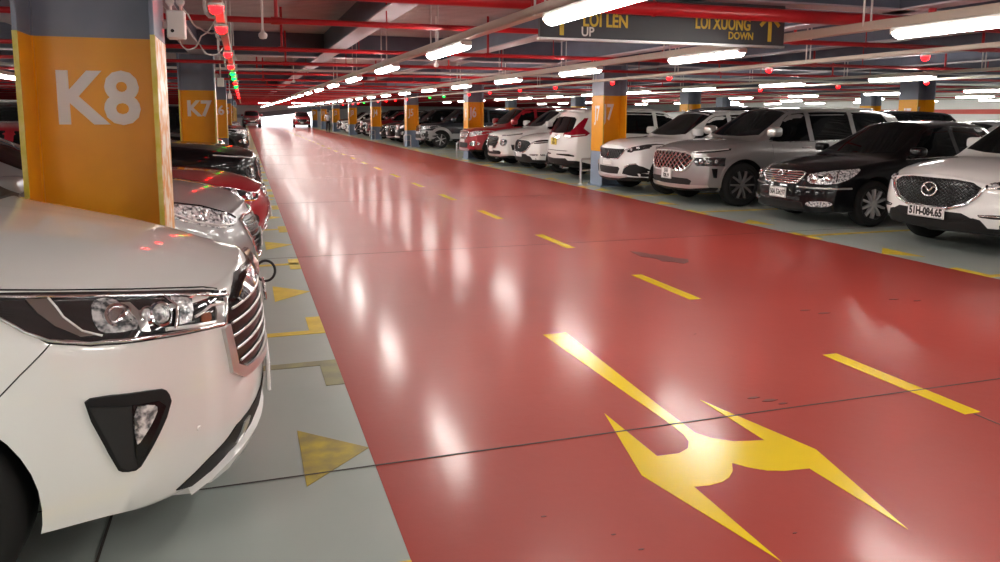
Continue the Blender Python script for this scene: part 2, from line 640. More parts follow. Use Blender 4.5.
        for sg in (1, -1):
            ids = [[vid(Vector((p.x, p.y * sg, p.z))) for p in r] for r in rows]
            for i in range(len(rows) - 1):
                for j in range(n - 1):
                    f = [ids[i][j], ids[i][j + 1], ids[i + 1][j + 1], ids[i + 1][j]]
                    if sg < 0:
                        f.reverse()
                    g = []
                    for a in f:
                        if a not in g:
                            g.append(a)
                    if len(g) >= 3:
                        F.append(tuple(g))
                        MI.append(1 if ts[j] < (2 if sp.get('clad') else 1) else 0)
        self.bvh = BVHTree.FromPolygons(V, F)
        me = bpy.data.meshes.new('body')
        me.from_pydata(V, [], F)
        me.materials.append(self.paint)
        me.materials.append(M_clad)
        me.polygons.foreach_set('material_index', MI)
        me.update()
        o = bpy.data.objects.new('body', me)
        COL.objects.link(o)
        # wheel wells
        r = sp['r'] + sp.get('gap', .055)
        w = sp['W'] / 2
        mb = MB()
        for xs in (sp['fo'], sp['fo'] + sp['wb']):
            for sg in (1, -1):
                mb.tube([(-xs, sg * (w + .15), sp['r'] + .01), (-xs, sg * (w - .36), sp['r'] + .01)], r, 40)
        cu = mb.build('cutter', M_clad)
        bpy.context.view_layer.update()
        md = o.modifiers.new('wells', 'BOOLEAN')
        md.operation = 'DIFFERENCE'
        md.object = cu
        md.solver = 'EXACT'
        dg = bpy.context.evaluated_depsgraph_get()
        dg.update()
        m2 = bpy.data.meshes.new_from_object(o.evaluated_get(dg))
        o.modifiers.clear()
        o.data = m2
        m2.name = 'body'
        bpy.data.meshes.remove(me)
        bpy.data.objects.remove(cu)
        if len(m2.materials) < 2:
            m2.materials.append(M_clad)
        for p in m2.polygons:
            c = p.center
            for xs in (sp['fo'], sp['fo'] + sp['wb']):
                dd = math.hypot(c.x + xs, c.z - sp['r'] - .01)
                rad = Vector((c.x + xs, 0, c.z - sp['r'] - .01))
                if dd < r + .004 and abs(c.y) > w - .45 and (abs(c.y) < w - .33 or p.normal.dot(rad.normalized()) < -.85):
                    p.material_index = 1
        m2.polygons.foreach_set('use_smooth', [True] * len(m2.polygons))
        m2.set_sharp_from_angle(angle=R(38))
        o.parent = self.root
        self.body = o

    # ---- draping
    def cast(self, u, z, a):
        d = Vector((math.cos(a), math.sin(a), 0))
        uu = Vector((-math.sin(a), math.cos(a), 0))
        o = uu * u + Vector((0, 0, z)) + d * 8.0
        if abs(math.cos(a)) < .3:
            o = uu * u + Vector((0, 0, z)) + d * 4
        hit, nrm, _, _ = self.bvh.ray_cast(o, -d)
        if hit is None:
            near, nrm, _, _ = self.bvh.find_nearest(o - d * 8.0 if abs(math.cos(a)) >= .3 else o - d * 3.1)
            hit = near
        if nrm.dot(d) < 0:
            nrm = -nrm
        return hit, nrm

    def param(self, s, v, sgn=None):
        """(station, signed ring offset from the roof centre)"""
        sg = 1 if v >= 0 else -1
        p = self.P(s, 9 - abs(v), sg)
        hit, nrm, _, _ = self.bvh.find_nearest(p)
        if nrm.dot(p - Vector((p.x, 0, p.z - .4))) < 0:
            nrm = -nrm
        return hit, nrm

    def patch(self, name, pts, m, a=0.0, off=.004, mirror=True, parent=None, rnd=0, step=.05, mode='front', depth=.02, scale=(1, 1)):
        """thin solid lying on the body. front: (u, z) seen from azimuth a; side: (x, z); param: (station, ring)"""
        out = []
        if rnd:
            pts = chaikin(pts, rnd)
        pp = [(p[0] * scale[0], p[1] * scale[1]) for p in pts]
        vs, tris, be = tess(pp, step)
        for sg in ((1, -1) if mirror else (1,)):
            P, N = [], []
            for q in vs:
                qx, qy = q.x / scale[0], q.y / scale[1]
                if mode == 'front':
                    h, nn = self.cast(sg * qx, qy, sg * R(a))
                elif mode == 'side':
                    h, nn = self.cast(-sg * qx, qy, sg * R(90))
                else:
                    h, nn = self.param(qx, sg * qy)
                P.append(h + nn * off)
                N.append(nn)
            mb = MB()
            n = len(P)
            T = [t if sg > 0 else tuple(reversed(t)) for t in tris]
            # orient
            if T:
                t = T[len(T) // 2]
                nn = (P[t[1]] - P[t[0]]).cross(P[t[2]] - P[t[0]])
                flip = nn.dot(N[t[0]]) < 0
            else:
                flip = False
            fs = [tuple(reversed(t)) if flip else t for t in T]
            B = [p - nn * depth for p, nn in zip(P, N)]
            bs = []
            for (x, y) in be:
                e = (x, y) if sg > 0 else (y, x)
                if flip:
                    e = (e[1], e[0])
                bs.append((e[1], e[0], n + e[0], n + e[1]))
            fb = [tuple(n + i for i in reversed(t)) for t in fs]
            mb.add(P + B, fs + bs + fb)
            o = mb.build(name, m, parent or self.root, True, 40)
            out.append(o)
        return out

    def strip(self, name, pts, m, r=.008, a=0.0, off=.003, mirror=True, parent=None, closed=False, mode='front', flat=1.0, step=.03, n=6, taper=None):
        out = []
        dense = []
        k = len(pts)
        for i in range(k if closed else k - 1):
            p, q = Vector(pts[i]), Vector(pts[(i + 1) % k])
            c = max(1, int((q - p).length / step))
            dense += [p.lerp(q, j / c) for j in range(c)]
        if not closed:
            dense.append(Vector(pts[-1]))
        for sg in ((1, -1) if mirror else (1,)):
            P = []
            for q in dense:
                if mode == 'front':
                    h, nn = self.cast(sg * q.x, q.y, sg * R(a))
                elif mode == 'side':
                    h, nn = self.cast(-sg * q.x, q.y, sg * R(90))
                else:
                    h, nn = self.param(q.x, sg * q.y)
                P.append(h + nn * off)
            rr = r
            if taper:
                N = len(P)
                rr = [r * (taper + (1 - taper) * min(1, 4 * min(i, N - 1 - i) / N)) for i in range(N)]
            mb = MB().tube(P, rr, n, closed, True, flat)
            out.append(mb.build(name, m, parent or self.root, True, 60))
        return out

    def d3(self, pts, a=45, tail=False):
        """(x, y, z) points of the left half -> (u, z) seen from azimuth a"""
        t = R(a)
        L = self.sp['L']
        return [(-(x if not tail else -L + x) * math.sin(t) + y * math.cos(t), z) for x, y, z in pts]

    # ---- common parts
    def glass(self, side=None, rear=True):
        sp = self.sp
        sc, sw, sre, L = sp['sc'], sp['sw'], sp['sre'], sp['L']
        cb = sp.get('cowlbow', .10)
        N = 9
        vm = 1.88
        lo = [(sc + .03 + cb * (abs(v) / vm) ** 2, v) for v in np.linspace(-vm, vm, N)]
        hi = [(sw + .02, v) for v in np.linspace(vm * .97, -vm * .97, N)]
        self.patch('windshield', lo + hi, M_glass, mode='param', mirror=False, off=.004, step=.09, scale=(1, .33))
        if sp.get('sedan'):
            st = sp['st']
            lo = [(st - .05, v) for v in np.linspace(-vm, vm, N)]
            hi = [(sre + .02, v) for v in np.linspace(vm, -vm, N)]
            self.patch('rear_window', lo + hi, M_glass, mode='param', mirror=False, off=.004, step=.09, scale=(1, .33))
        # side glass: ring 5..7 -> v 4..2
        for poly in (side or sp['side']):
            self.patch('side_window', [(s, v) for s, v in poly], M_glass, mode='param', off=.003, step=.08, scale=(1, .28))

    def wheels(self, style='five', rim=None, dark=False):
        sp = self.sp
        r, w = sp['r'], sp['W'] / 2
        for xs, fr in ((sp['fo'], True), (sp['fo'] + sp['wb'], False)):
            for sg in (1, -1):
                self.wheel((-xs, sg * (w - .035), r), sg, r, sp.get('tw', .215), rim or M_rim, style)

    def wheel(self, c, sg, r, tw, rimm, style):
        M = frame_matrix(c, (1, 0, 0), (0, 0, -sg), (0, sg, 0))
        rr = r * .70
        mb = MB()
        prof = [(rr - .015, -tw), (rr + .01, -tw), (r - .03, -tw + .005), (r - .006, -tw + .03), (r, -tw * .8), (r, -tw * .2), (r - .006, -.03), (r - .03, -.006), (rr + .03, 0.004), (rr + .008, -.006), (rr, -.016), (rr - .012, -.10)]
        mb.lathe(prof, 44, M)
        ty = mb.build('wheel', M_tyre, self.root, True, 50)
        mb = MB()
        mb.lathe([(rr + .006, -.02), (rr - .004, -.008), (rr - .022, -.012), (rr - .026, -.09), (0.001, -.09)], 40, M)
        mb.mi = 1
        mb.lathe([(.05, -.012), (.045, -.002), (.028, .001), (.001, .001)], 20, M)
        mb.mi = 1
        ns = {'five': 5, 'multi': 10, 'six': 6, 'y': 5, 'star': 5}[style]
        for k in range(ns):
            an = 2 * math.pi * k / ns + .3
            if style in ('y', 'star'):
                arms = [(an - .02, an - .30), (an + .02, an + .30)]
            elif style == 'five':
                arms = [(an - .10, an - .13), (an + .10, an + .13)]
            else:
                arms = [(an, an)]
            for (a0, a1) in arms:
                wd0, wd1 = (.026, .018) if len(arms) == 2 else ((.032, .030) if style == 'six' else (.024, .026))
                p0 = Vector((.045 * math.cos(a0), .045 * math.sin(a0), 0))
                p1 = Vector(((rr - .015) * math.cos(a1), (rr - .015) * math.sin(a1), 0))
                d = (p1 - p0).normalized()
                e = Vector((-d.y, d.x, 0))
                pr = []
                for (p, wd, h) in ((p0, wd0, -.004), (p0.lerp(p1, .6), (wd0 + wd1) / 2, .004), (p1, wd1, -.012)):
                    pr.append([M @ (p + e * wd * .5 * -1 + Vector((0, 0, h))), M @ (p + e * wd * .5 + Vector((0, 0, h))), M @ (p + e * wd * .7 + Vector((0, 0, h - .05))), M @ (p - e * wd * .7 + Vector((0, 0, h - .05)))])
                mb.rings(pr, True, True)
        rm = mb.build('rim', [M_rimd, rimm], ty, True, 35)
        return ty

    def mirrors(self, m=None, s=None, z=None, out=.13, size=(.09, .11, .075)):
        sp = self.sp
        s = s or sp['sc'] + .38 * (sp['sw'] - sp['sc'])
        for sg in (1, -1):
            p = self.P(s, 5.15, sg)
            c = Vector((p.x + .03, p.y + sg * out, (z or p.z + .10)))
            mb = MB().superq((c.x, c.y, c.z), size, .55, 18, 10)
            mb.mi = 1
            mb.tube([(p.x, p.y - sg * .03, p.z + .02), (c.x, c.y - sg * .03, c.z - size[2] * .55)], [.03, .022], 8)
            mb.superq((c.x - size[0] * .75, c.y, c.z), (.02, size[1] * .86, size[2] * .82), .5, 16, 8)
            mb.build('door_mirror', [m or self.paint, M_clad], self.root, True, 50)

    def doors(self, seams, zl=.30, handles=()):
        for pl in seams:
            self.strip('door_seam', pl, M_gloss, .004, mode='side', off=-.001, step=.06, n=4)
        for (x, z) in handles:
            for sg in (1, -1):
                h, nn = self.cast(-sg * x, z, sg * R(90))
                mb = MB().superq((h.x, h.y + sg * .012, h.z), (.105, .018, .016), .6, 14, 8)
                mb.build('door_handle', self.sp.get('handle', self.paint), self.root, True, 60)

    def arches(self, m=None, t=.05, r=None, off=.012):
        sp = self.sp
        r = r or sp['r'] + sp.get('gap', .055) + t * .5
        for xs in (sp['fo'], sp['fo'] + sp['wb']):
            a0, a1 = R(-22), R(202)
            inn = [(-xs + (r - t * .55) * math.cos(a0 + (a1 - a0) * i / 26), sp['r'] + .01 + (r - t * .55) * math.sin(a0 + (a1 - a0) * i / 26)) for i in range(27)]
            out = [(-xs + (r + t * .5) * math.cos(a0 + (a1 - a0) * i / 26), sp['r'] + .01 + (r + t * .5) * math.sin(a0 + (a1 - a0) * i / 26)) for i in range(27)]
            poly = [p for p in out + inn[::-1] if True]
            self.patch('wheel_arch_trim', [(x, max(z, sp['zb'] + .01)) for x, z in poly], m or M_clad, mode='side', off=off, step=.06, depth=.03)

    def plate(self, y, z, w=.47, h=.11, body='', two=None, m=None, a=0.0, x=None, tilt=0, size=.095, bold=.004, rear=False, narrow=.78):
        an = R(180) if rear else 0
        hit, nn = self.cast(-y if rear else y, z, an)
        sg = -1 if rear else 1
        fx = hit.x + .022 * sg if x is None else x
        right = Vector((0, sg, 0))
        up = Vector((0, 0, 1))
        mb = MB()
        mb.bbox(-w / 2, w / 2, -h / 2, h / 2, -.012, .002, .004, frame_matrix((fx, y, z), right, up, right.cross(up)))
        pl = mb.build('number_plate', m or M_plate, self.root)
        mb = MB()
        Mx = frame_matrix((fx + .0025 * sg, y, z), right, up, right.cross(up))
        b = .004
        mb.box(-w / 2 + .006, w / 2 - .006, h / 2 - .010, h / 2 - .010 + b, -.001, .0006, Mx)
        mb.box(-w / 2 + .006, w / 2 - .006, -h / 2 + .006, -h / 2 + .006 + b, -.001, .0006, Mx)
        mb.box(-w / 2 + .006, -w / 2 + .006 + b, -h / 2 + .006, h / 2 - .006, -.001, .0006, Mx)
        mb.box(w / 2 - .010, w / 2 - .010 + b, -h / 2 + .006, h / 2 - .006, -.001, .0006, Mx)
        mb.build('plate_border', M_ink, pl)
        o = Vector((fx + .003 * sg, y, z))
        if two:
            text_mesh('plate_characters', two[0], size, M_ink, pl, o + up * h * .22, right, up, .002, bold, narrow=narrow)
            text_mesh('plate_characters', two[1], size, M_ink, pl, o - up * h * .22, right, up, .002, bold, narrow=narrow)
        elif body:
            text_mesh('plate_characters', body, size, M_ink, pl, o, right, up, .002, bold, narrow=narrow)
        return pl

    def place(self, x, y, rz):
        self.root.location = (x, y, 0)
        self.root.rotation_euler = (0, 0, rz)
        return self

# ------------------------------------------------------------------ the kinds of car
SIDE_SUV = lambda s0, sB, sC, s1, s2: [
    [(s0, 3.55), (s0 + .42, 2.22), (sB - .05, 2.14), (sB - .05, 3.9), (s0 + .1, 3.9)],
    [(sB + .05, 2.14), (sC - .05, 2.14), (sC - .05, 3.9), (sB + .05, 3.9)],
    [(sC + .05, 2.16), (s1, 2.2), (s2, 3.75), (s2 - .1, 3.88), (sC + .05, 3.9)]]


def lattice(car, poly, m, dx, dz, r, off=.012, diag=True):
    """crossing bars clipped to a convex half polygon that is mirrored; poly in (y, z) over the full width"""
    def clip(p, d):
        lo, hi = -9, 9
        n = len(poly)
        ar = sum(poly[i][0] * poly[(i + 1) % n][1] - poly[(i + 1) % n][0] * poly[i][1] for i in range(n))
        for i in range(n):
            a, b = poly[i], poly[(i + 1) % n]
            ex, ez = b[0] - a[0], b[1] - a[1]
            nx, nz = (-ez, ex) if ar > 0 else (ez, -ex)
            den = nx * d[0] + nz * d[1]
            num = nx * (a[0] - p[0]) + nz * (a[1] - p[1])
            if abs(den) < 1e-9:
                if num > 0:
                    return None
                continue
            t = num / den
            if den > 0:
                lo = max(lo, t)
            else:
                hi = min(hi, t)
        return (lo, hi) if hi - lo > .02 else None
    zc = sum(p[1] for p in poly) / len(poly)
    mb = MB()
    dirs = [(dx, dz), (dx, -dz)] if diag else [(1, 0)]
    for d in dirs:
        for k in range(-30, 31):
            p = (k * dx * 2, zc) if diag else (0, zc + k * dz)
            c = clip(p, d)
            if not c:
                continue
            P = []
            for i in range(13):
                t = c[0] + (c[1] - c[0]) * i / 12
                h, nn = car.cast(p[0] + d[0] * t, p[1] + d[1] * t, 0)
                P.append(h + nn * off)
            mb.tube(P, r, 5)
    return mb


def wing_badge(car, y, z, s, m):
    h, nn = car.cast(y, z, 0)
    n = nn.normalized()
    r = Vector((0, 1, 0))
    r = (r - n * r.dot(n)).normalized()
    u = n.cross(r)
    if u.z < 0:
        u = -u
    o = h + n * .022
    mb = MB()
    mb.tube([o + r * (1.18 * s * math.cos(a)) + u * (s * .92 * math.sin(a)) for a in [2 * math.pi * i / 28 for i in range(28)]], s * .12, 8, True)
    mb.tube([o + r * (-1.1 * s) + u * (.30 * s), o + r * (-.62 * s) + u * (.34 * s), o + r * (-.22 * s) + u * (-.08 * s), o + u * (-.26 * s), o + r * (.22 * s) + u * (-.08 * s), o + r * (.62 * s) + u * (.34 * s), o + r * (1.1 * s) + u * (.30 * s)], [s * .05, s * .13, s * .15, s * .17, s * .15, s * .13, s * .05], 8)
    return mb.build('badge', m, car.root, True, 60)


def oval_badge(car, y, z, s, m, rear=False):
    h, nn = car.cast(y, z, R(180) if rear else 0)
    n = nn.normalized()
    r = Vector((0, 1, 0))
    r = (r - n * r.dot(n)).normalized()
    u = n.cross(r)
    if u.z < 0:
        u = -u
    o = h + n * .026

    def ell(a, b, cy=0):
        return [o + r * (a * s * math.cos(t)) + u * (b * s * math.sin(t) + cy * s) for t in [2 * math.pi * i / 26 for i in range(26)]]
    mb = MB()
    mb.tube(ell(1.2, .82), s * .10, 7, True)
    mb.tube(ell(.30, .78), s * .08, 7, True)
    mb.tube(ell(.92, .30, .42), s * .08, 7, True)
    return mb.build('badge', m, car.root, True, 60)


def lamp_inner(car, cx, cz, r, a=0.0, mirror=True, parents=None, m=None):
    """a projector barrel inside a headlamp"""
    for i, sg in enumerate((1, -1) if mirror else (1,)):
        h, nn = car.cast(sg * cx, cz, sg * R(a))
        d = Vector((math.cos(sg * R(a)), math.sin(sg * R(a)), 0)).lerp(nn, .6).normalized()
        x = d.orthogonal().normalized()
        M = frame_matrix(h + d * .003, x, d.cross(x), d)
        mb = MB().lathe([(r * 1.25, 0), (r * 1.22, .010), (r * 1.02, .012), (r, .004)], 24, M)
        mb.mi = 1
        mb.lathe([(r, .002), (r * .8, .010), (r * .4, .015), (.0005, .016)], 24, M)
        mb.build('projector_lens', [M_chrome, m or M_lens], parents[i] if parents else car.root, True, 50)


def kind_mpv(label):
    """the big white people carrier beside the first pillar"""
    sp = dict(L=4.735, W=1.83, H=1.795, zl=.955, zc=1.21, sc=1.07, sw=2.05, sre=4.35, zb=.22, zbf=.235, belt=(1.08, 1.12), fo=1.06, wb=2.75, r=.335, gap=.045, q=1.9,
              hood=[(.10, 1.0), (.30, 1.065), (.70, 1.145)], sdrop=.085, edrop=.042, lipdrop=.05, cf=.56, pf=2.35, sf=1.35, zmid=.66,
              recf=[(.2, .10), (.30, .045), (.42, .008), (.55, 0.0), (.74, .012), (.86, .025), (.93, .065), (1.0, .13), (1.15, .17)], cladf=.03, cladm=.05,
              side=SIDE_SUV(1.30, 2.25, 3.25, 4.35, 4.5))
    c = Car('people_carrier', label, sp, M_pmpv)
    return c


def kind_crossover(label, plate=None, variant=0, group=None, name='crossover_car', paint=None):
    sp = dict(L=4.55, W=1.84, H=1.67, zl=.88, zc=1.08, sc=1.22, sw=2.02, sre=3.85, zb=.24, zbf=.27, belt=(1.03, 1.12), fo=.90, wb=2.70, r=.355, clad=True, cladf=.075,
              cladm=.10, hood=[(.10, .945), (.35, 1.0), (.75, 1.05)], cf=.34, pf=2.6, lipdrop=.08, edrop=.03, sdrop=.075,
              recf=[(.2, .10), (.34, .03), (.48, 0), (.62, .02), (.8, .05), (.9, .10), (1.2, .14)], side=SIDE_SUV(1.42, 2.3, 3.2, 3.8, 4.1))
    c = Car(name, label, sp, paint or M_pwhite, group)
    g = [(0, .845), (.30, .845), (.48, .825), (.575, .775), (.54, .70), (.44, .605), (.28, .545), (0, .525)]
    full = g + [(-y, z) for y, z in g[::-1][1:-1]]
    gp = c.patch('grille', full, M_gloss, mirror=False, off=.004, step=.05)[0]
    lattice(c, full, M_clad, .028, .020, .0035, .006).build('grille_mesh', M_clad, gp, True)
    c.strip('grille_wing', [(.0, .508), (.28, .525), (.46, .585), (.565, .69), (.60, .765), (.70, .785)], M_chrome, .021, off=.012, flat=1, taper=.4)
    hl = c.patch('headlight', [(.605, .775), (.60, .815), (.70, .855), (.85, .885), (.905, .875), (.88, .79), (.75, .765)], M_lamp, rnd=1, off=.006)
    lamp_inner(c, .70, .812, .028, 20, parents=hl)
    for i, s_ in enumerate(c.strip('lamp_strip', [(.63, .785), (.74, .795), (.87, .825)], M_led, .008, off=.012)):
        s_.parent = hl[i]
    c.patch('lower_intake', [(0, .485), (.42, .485), (.55, .43), (.50, .345), (0, .335), (-.50, .345), (-.55, .43), (-.42, .485)], M_clad, mirror=False, off=.005)
    lo = c.patch('lower_bumper_trim', [(0, .37), (.40, .40), (.54, .445), (.605, .43), (.665, .345), (.90, .335), (.905, .26), (.5, .255), (0, .25)], M_clad, off=.010)
    c.patch('fog_slit', [(.58, .485), (.70, .495), (.905, .50), (.905, .455), (.72, .452), (.60, .458)], M_gloss, off=.006)
    c.strip('fog_strip', [(.60, .474), (.74, .476), (.90, .480)], M_chrome, .008, off=.010)
    wing_badge(c, 0, .715, .085, M_chrome)
    if plate:
        c.plate(0, .455, .50, .125, plate, size=.118, bold=.006, narrow=.80)
    else:
        c.plate(0, .455, .47, .11, '')
    c.glass()
    c.arches()
    c.wheels('five')
    c.mirrors(s=1.82, out=.09, z=1.20)
    c.doors([[(-1.42, .38), (-1.46, .95)], [(-2.3, .36), (-2.32, 1.0)], [(-3.15, .5), (-3.2, 1.02)]], handles=[(-2.12, .93), (-3.02, .96)])
    return c


def kind_oldsedan(label):
    sp = dict(L=4.815, W=1.795, H=1.485, zl=.765, zc=.985, sc=1.30, sw=2.12, sre=3.25, st=4.10, zt=1.03, sedan=True, zb=.20, zbf=.20, belt=(.94, .97), fo=.96, wb=2.72,
              r=.325, gap=.05, cf=.36, pf=2.5, cladf=.03, cladm=.05, hood=[(.10, .81), (.5, .89), (.9, .945)], lipdrop=.06, sdrop=.06, edrop=.03, tumble=.62, zmid=.52,
              recf=[(.18, .06), (.30, .015), (.45, 0), (.52, .03), (.70, .07), (.75, .10), (1, .14)],
              side=[[(1.52, 3.55), (1.98, 2.2), (2.45, 2.15), (2.45, 3.9), (1.6, 3.9)], [(2.53, 2.15), (3.15, 2.2), (3.62, 3.6), (3.5, 3.88), (2.53, 3.9)]])
    c = Car('sedan_car', label, sp, M_pblack)
    g = [(0, .755), (.33, .75), (.42, .735), (.41, .68), (.33, .595), (0, .585)]
    full = g + [(-y, z) for y, z in g[::-1][1:-1]]
    gp = c.patch('grille', full, M_gloss, mirror=False, off=.004)[0]
    lattice(c, full, M_chrome, 1, .030, .0095, .014, diag=False).build('grille_bar', M_chrome, gp, True)
    c.strip('grille_surround', full, M_chrome, .013, off=.012, mirror=False, closed=True)
    oval_badge(c, 0, .712, .058, M_chrome)
    hl = c.patch('headlight', c.d3([(-.13, .47, .61), (-.13, .46, .72), (-.2, .58, .755), (-.33, .74, .785), (-.52, .86, .81), (-.66, .89, .82), (-.60, .885, .75), (-.46, .86, .665), (-.32, .78, .615), (-.2, .65, .60)]), M_lens, a=45, rnd=1, off=.006)
    for (x, y, z, r_) in ((-.16, .57, .675, .047), (-.27, .71, .70, .05)):
        lamp_inner(c, c.d3([(x, y, z)])[0][0], z, r_, 45, parents=hl, m=M_chrome)
    for i, s_ in enumerate(c.strip('lamp_rib', c.d3([(-.34, .79, .64), (-.36, .79, .77)]), M_lamp, .007, a=45, off=.010)):
        s_.parent = hl[i]
    for i, s_ in enumerate(c.strip('lamp_rib', c.d3([(-.14, .51, .62), (-.15, .51, .73)]), M_lamp, .006, a=45, off=.010)):
        s_.parent = hl[i]
    c.strip('bumper_strip', [(.34, .545), (.55, .545), (.75, .548), (.872, .552)], M_satin, .012, off=.004)
    c.patch('lower_intake', [(0, .335), (.45, .335), (.48, .235), (0, .23), (-.48, .235), (-.45, .335)], M_clad, mirror=False)
    c.patch('bumper_slot', [(0, .40), (.42, .40), (.42, .365), (0, .365), (-.42, .365), (-.42, .40)], M_clad, mirror=False)
    fg = c.patch('fog_lamp', [(.50, .31), (.55, .36), (.80, .375), (.82, .33), (.74, .29), (.55, .285)], M_lens, rnd=1, off=.008)
    c.plate(0, .445, .36, .15, '50A 534.97', size=.105, bold=.003, narrow=.66)
    c.glass()
    c.wheels('multi')
    c.mirrors(size=(.085, .10, .065), z=1.05)
    c.strip('window_trim', [(1.5, 3.92), (2.4, 3.92), (3.5, 3.92)], M_chrome, .006, mode='param', off=.004)
    c.doors([[(-1.48, .32), (-1.5, .9)], [(-2.48, .3), (-2.5, .93)], [(-3.45, .5), (-3.5, .95)]], handles=[(-2.3, .84), (-3.3, .86)])
    return c


def kind_lattice_suv(label, paint, variant=0, group=None, plate=None):
    sp = dict(L=4.785, W=1.90, H=1.70, zl=.985, zc=1.16, sc=1.22, sw=2.0, sre=4.15, zb=.25, zbf=.27, belt=(1.08, 1.16), fo=.93, wb=2.765, r=.375, clad=True, cladf=.07, cladm=.12,
              cf=.36, pf=2.9, hood=[(.10, 1.03), (.4, 1.085), (.8, 1.125)], lipdrop=.05, sdrop=.055, edrop=.025, zmid=.62,
              recf=[(.2, .09), (.33, .02), (.5, 0), (.7, .01), (.9, .04), (.99, .10), (1.2, .14)], side=SIDE_SUV(1.45, 2.35, 3.3, 4.15, 4.4))
    c = Car('sport_utility_car', label, sp, paint, group)
    g = [(0, .925), (.46, .915), (.60, .88), (.66, .80), (.58, .68), (.46, .60), (0, .585)] if not variant else [(0, .90), (.42, .90), (.53, .85), (.50, .70), (.36, .55), (0, .53)]
    full = g + [(-y, z) for y, z in g[::-1][1:-1]]
    gp = c.patch('grille', full, M_gloss, mirror=False, off=.004)[0]
    if variant:
        lattice(c, full, M_satin, 1, .05, .009, .010, diag=False).build('grille_bar', M_clad, gp, True)
        c.strip('grille_surround', full, M_chrome, .014, off=.010, mirror=False, closed=True)
    else:
        lattice(c, full, M_satin, .060, .052, .0125, .012).build('grille_lattice', M_chrome, gp, True)
        c.strip('grille_surround', full, M_satin, .016, off=.010, mirror=False, closed=True)
    c.patch('running_lamp', c.d3([(-.16, .60, .905), (-.17, .60, .935), (-.38, .80, .965), (-.66, .92, .995), (-.64, .93, .96), (-.40, .84, .93)]), M_gloss, a=45, off=.007)
    c.strip('lamp_strip', c.d3([(-.17, .60, .922), (-.38, .81, .950), (-.60, .92, .978)]), M_led, .008, a=45, off=.012)
    if variant:
        hl = c.patch('headlight', [(.60, .78), (.66, .82), (.78, .82), (.83, .77), (.81, .66), (.74, .61), (.64, .63), (.59, .70)], M_lamp, rnd=2, off=.008)
        lamp_inner(c, .71, .75, .042, 15, parents=hl)
        lamp_inner(c, .705, .665, .036, 15, parents=hl)
    else:
        hl = c.patch('headlight', c.d3([(-.17, .60, .79), (-.19, .64, .83), (-.42, .85, .845), (-.56, .92, .84), (-.54, .93, .70), (-.20, .66, .70)]), M_lamp, a=45, off=.008)
        for k in range(3):
            lamp_inner(c, c.d3([(-.25 - .09 * k, .71 + .075 * k, .77)])[0][0], .775, .028, 45, parents=hl)
    c.patch('lower_intake', [(0, .475), (.56, .475), (.64, .44), (.60, .37), (0, .36), (-.60, .37), (-.64, .44), (-.56, .475)], M_clad, mirror=False)
    c.patch('skid_plate', [(0, .355), (.60, .365), (.86, .375), (.86, .34), (.60, .305), (0, .295)], M_satin, off=.010)
    c.patch('side_slit', c.d3([(-.36, .85, .66), (-.44, .89, .66), (-.42, .90, .50), (-.38, .87, .50)]), M_gloss, a=45, off=.006)
    c.patch('lower_bumper_trim', [(0, .29), (.60, .30), (.94, .325), (.945, .25), (0, .235)], M_clad, off=.006)
    if plate:
        c.plate(-.0, .535, .33, .19, two=plate, size=.088, bold=.004)
    else:
        c.plate(0, .52, .33, .165, '')
    c.glass()
    c.arches(paint if not variant else M_clad, .045, off=.010)
    c.wheels('star' if not variant else 'five', rim=M_gun if not variant else M_satin)
    c.mirrors(m=M_satin if not variant else None, size=(.10, .12, .085), z=1.27, out=.09)
    c.doors([[(-1.48, .40), (-1.5, 1.05)], [(-2.4, .38), (-2.42, 1.1)], [(-3.3, .5), (-3.35, 1.1)]], handles=[(-2.2, 1.0), (-3.12, 1.03)])
    c.strip('roof_rail', [(2.3, 1.62), (2.9, 1.64), (4.0, 1.64)], M_satin, .018, mode='param', off=.03)
    c.strip('window_trim', [(1.45, 3.95), (3.2, 3.95), (4.3, 3.9)], M_chrome, .008, mode='param', off=.004)
    return c


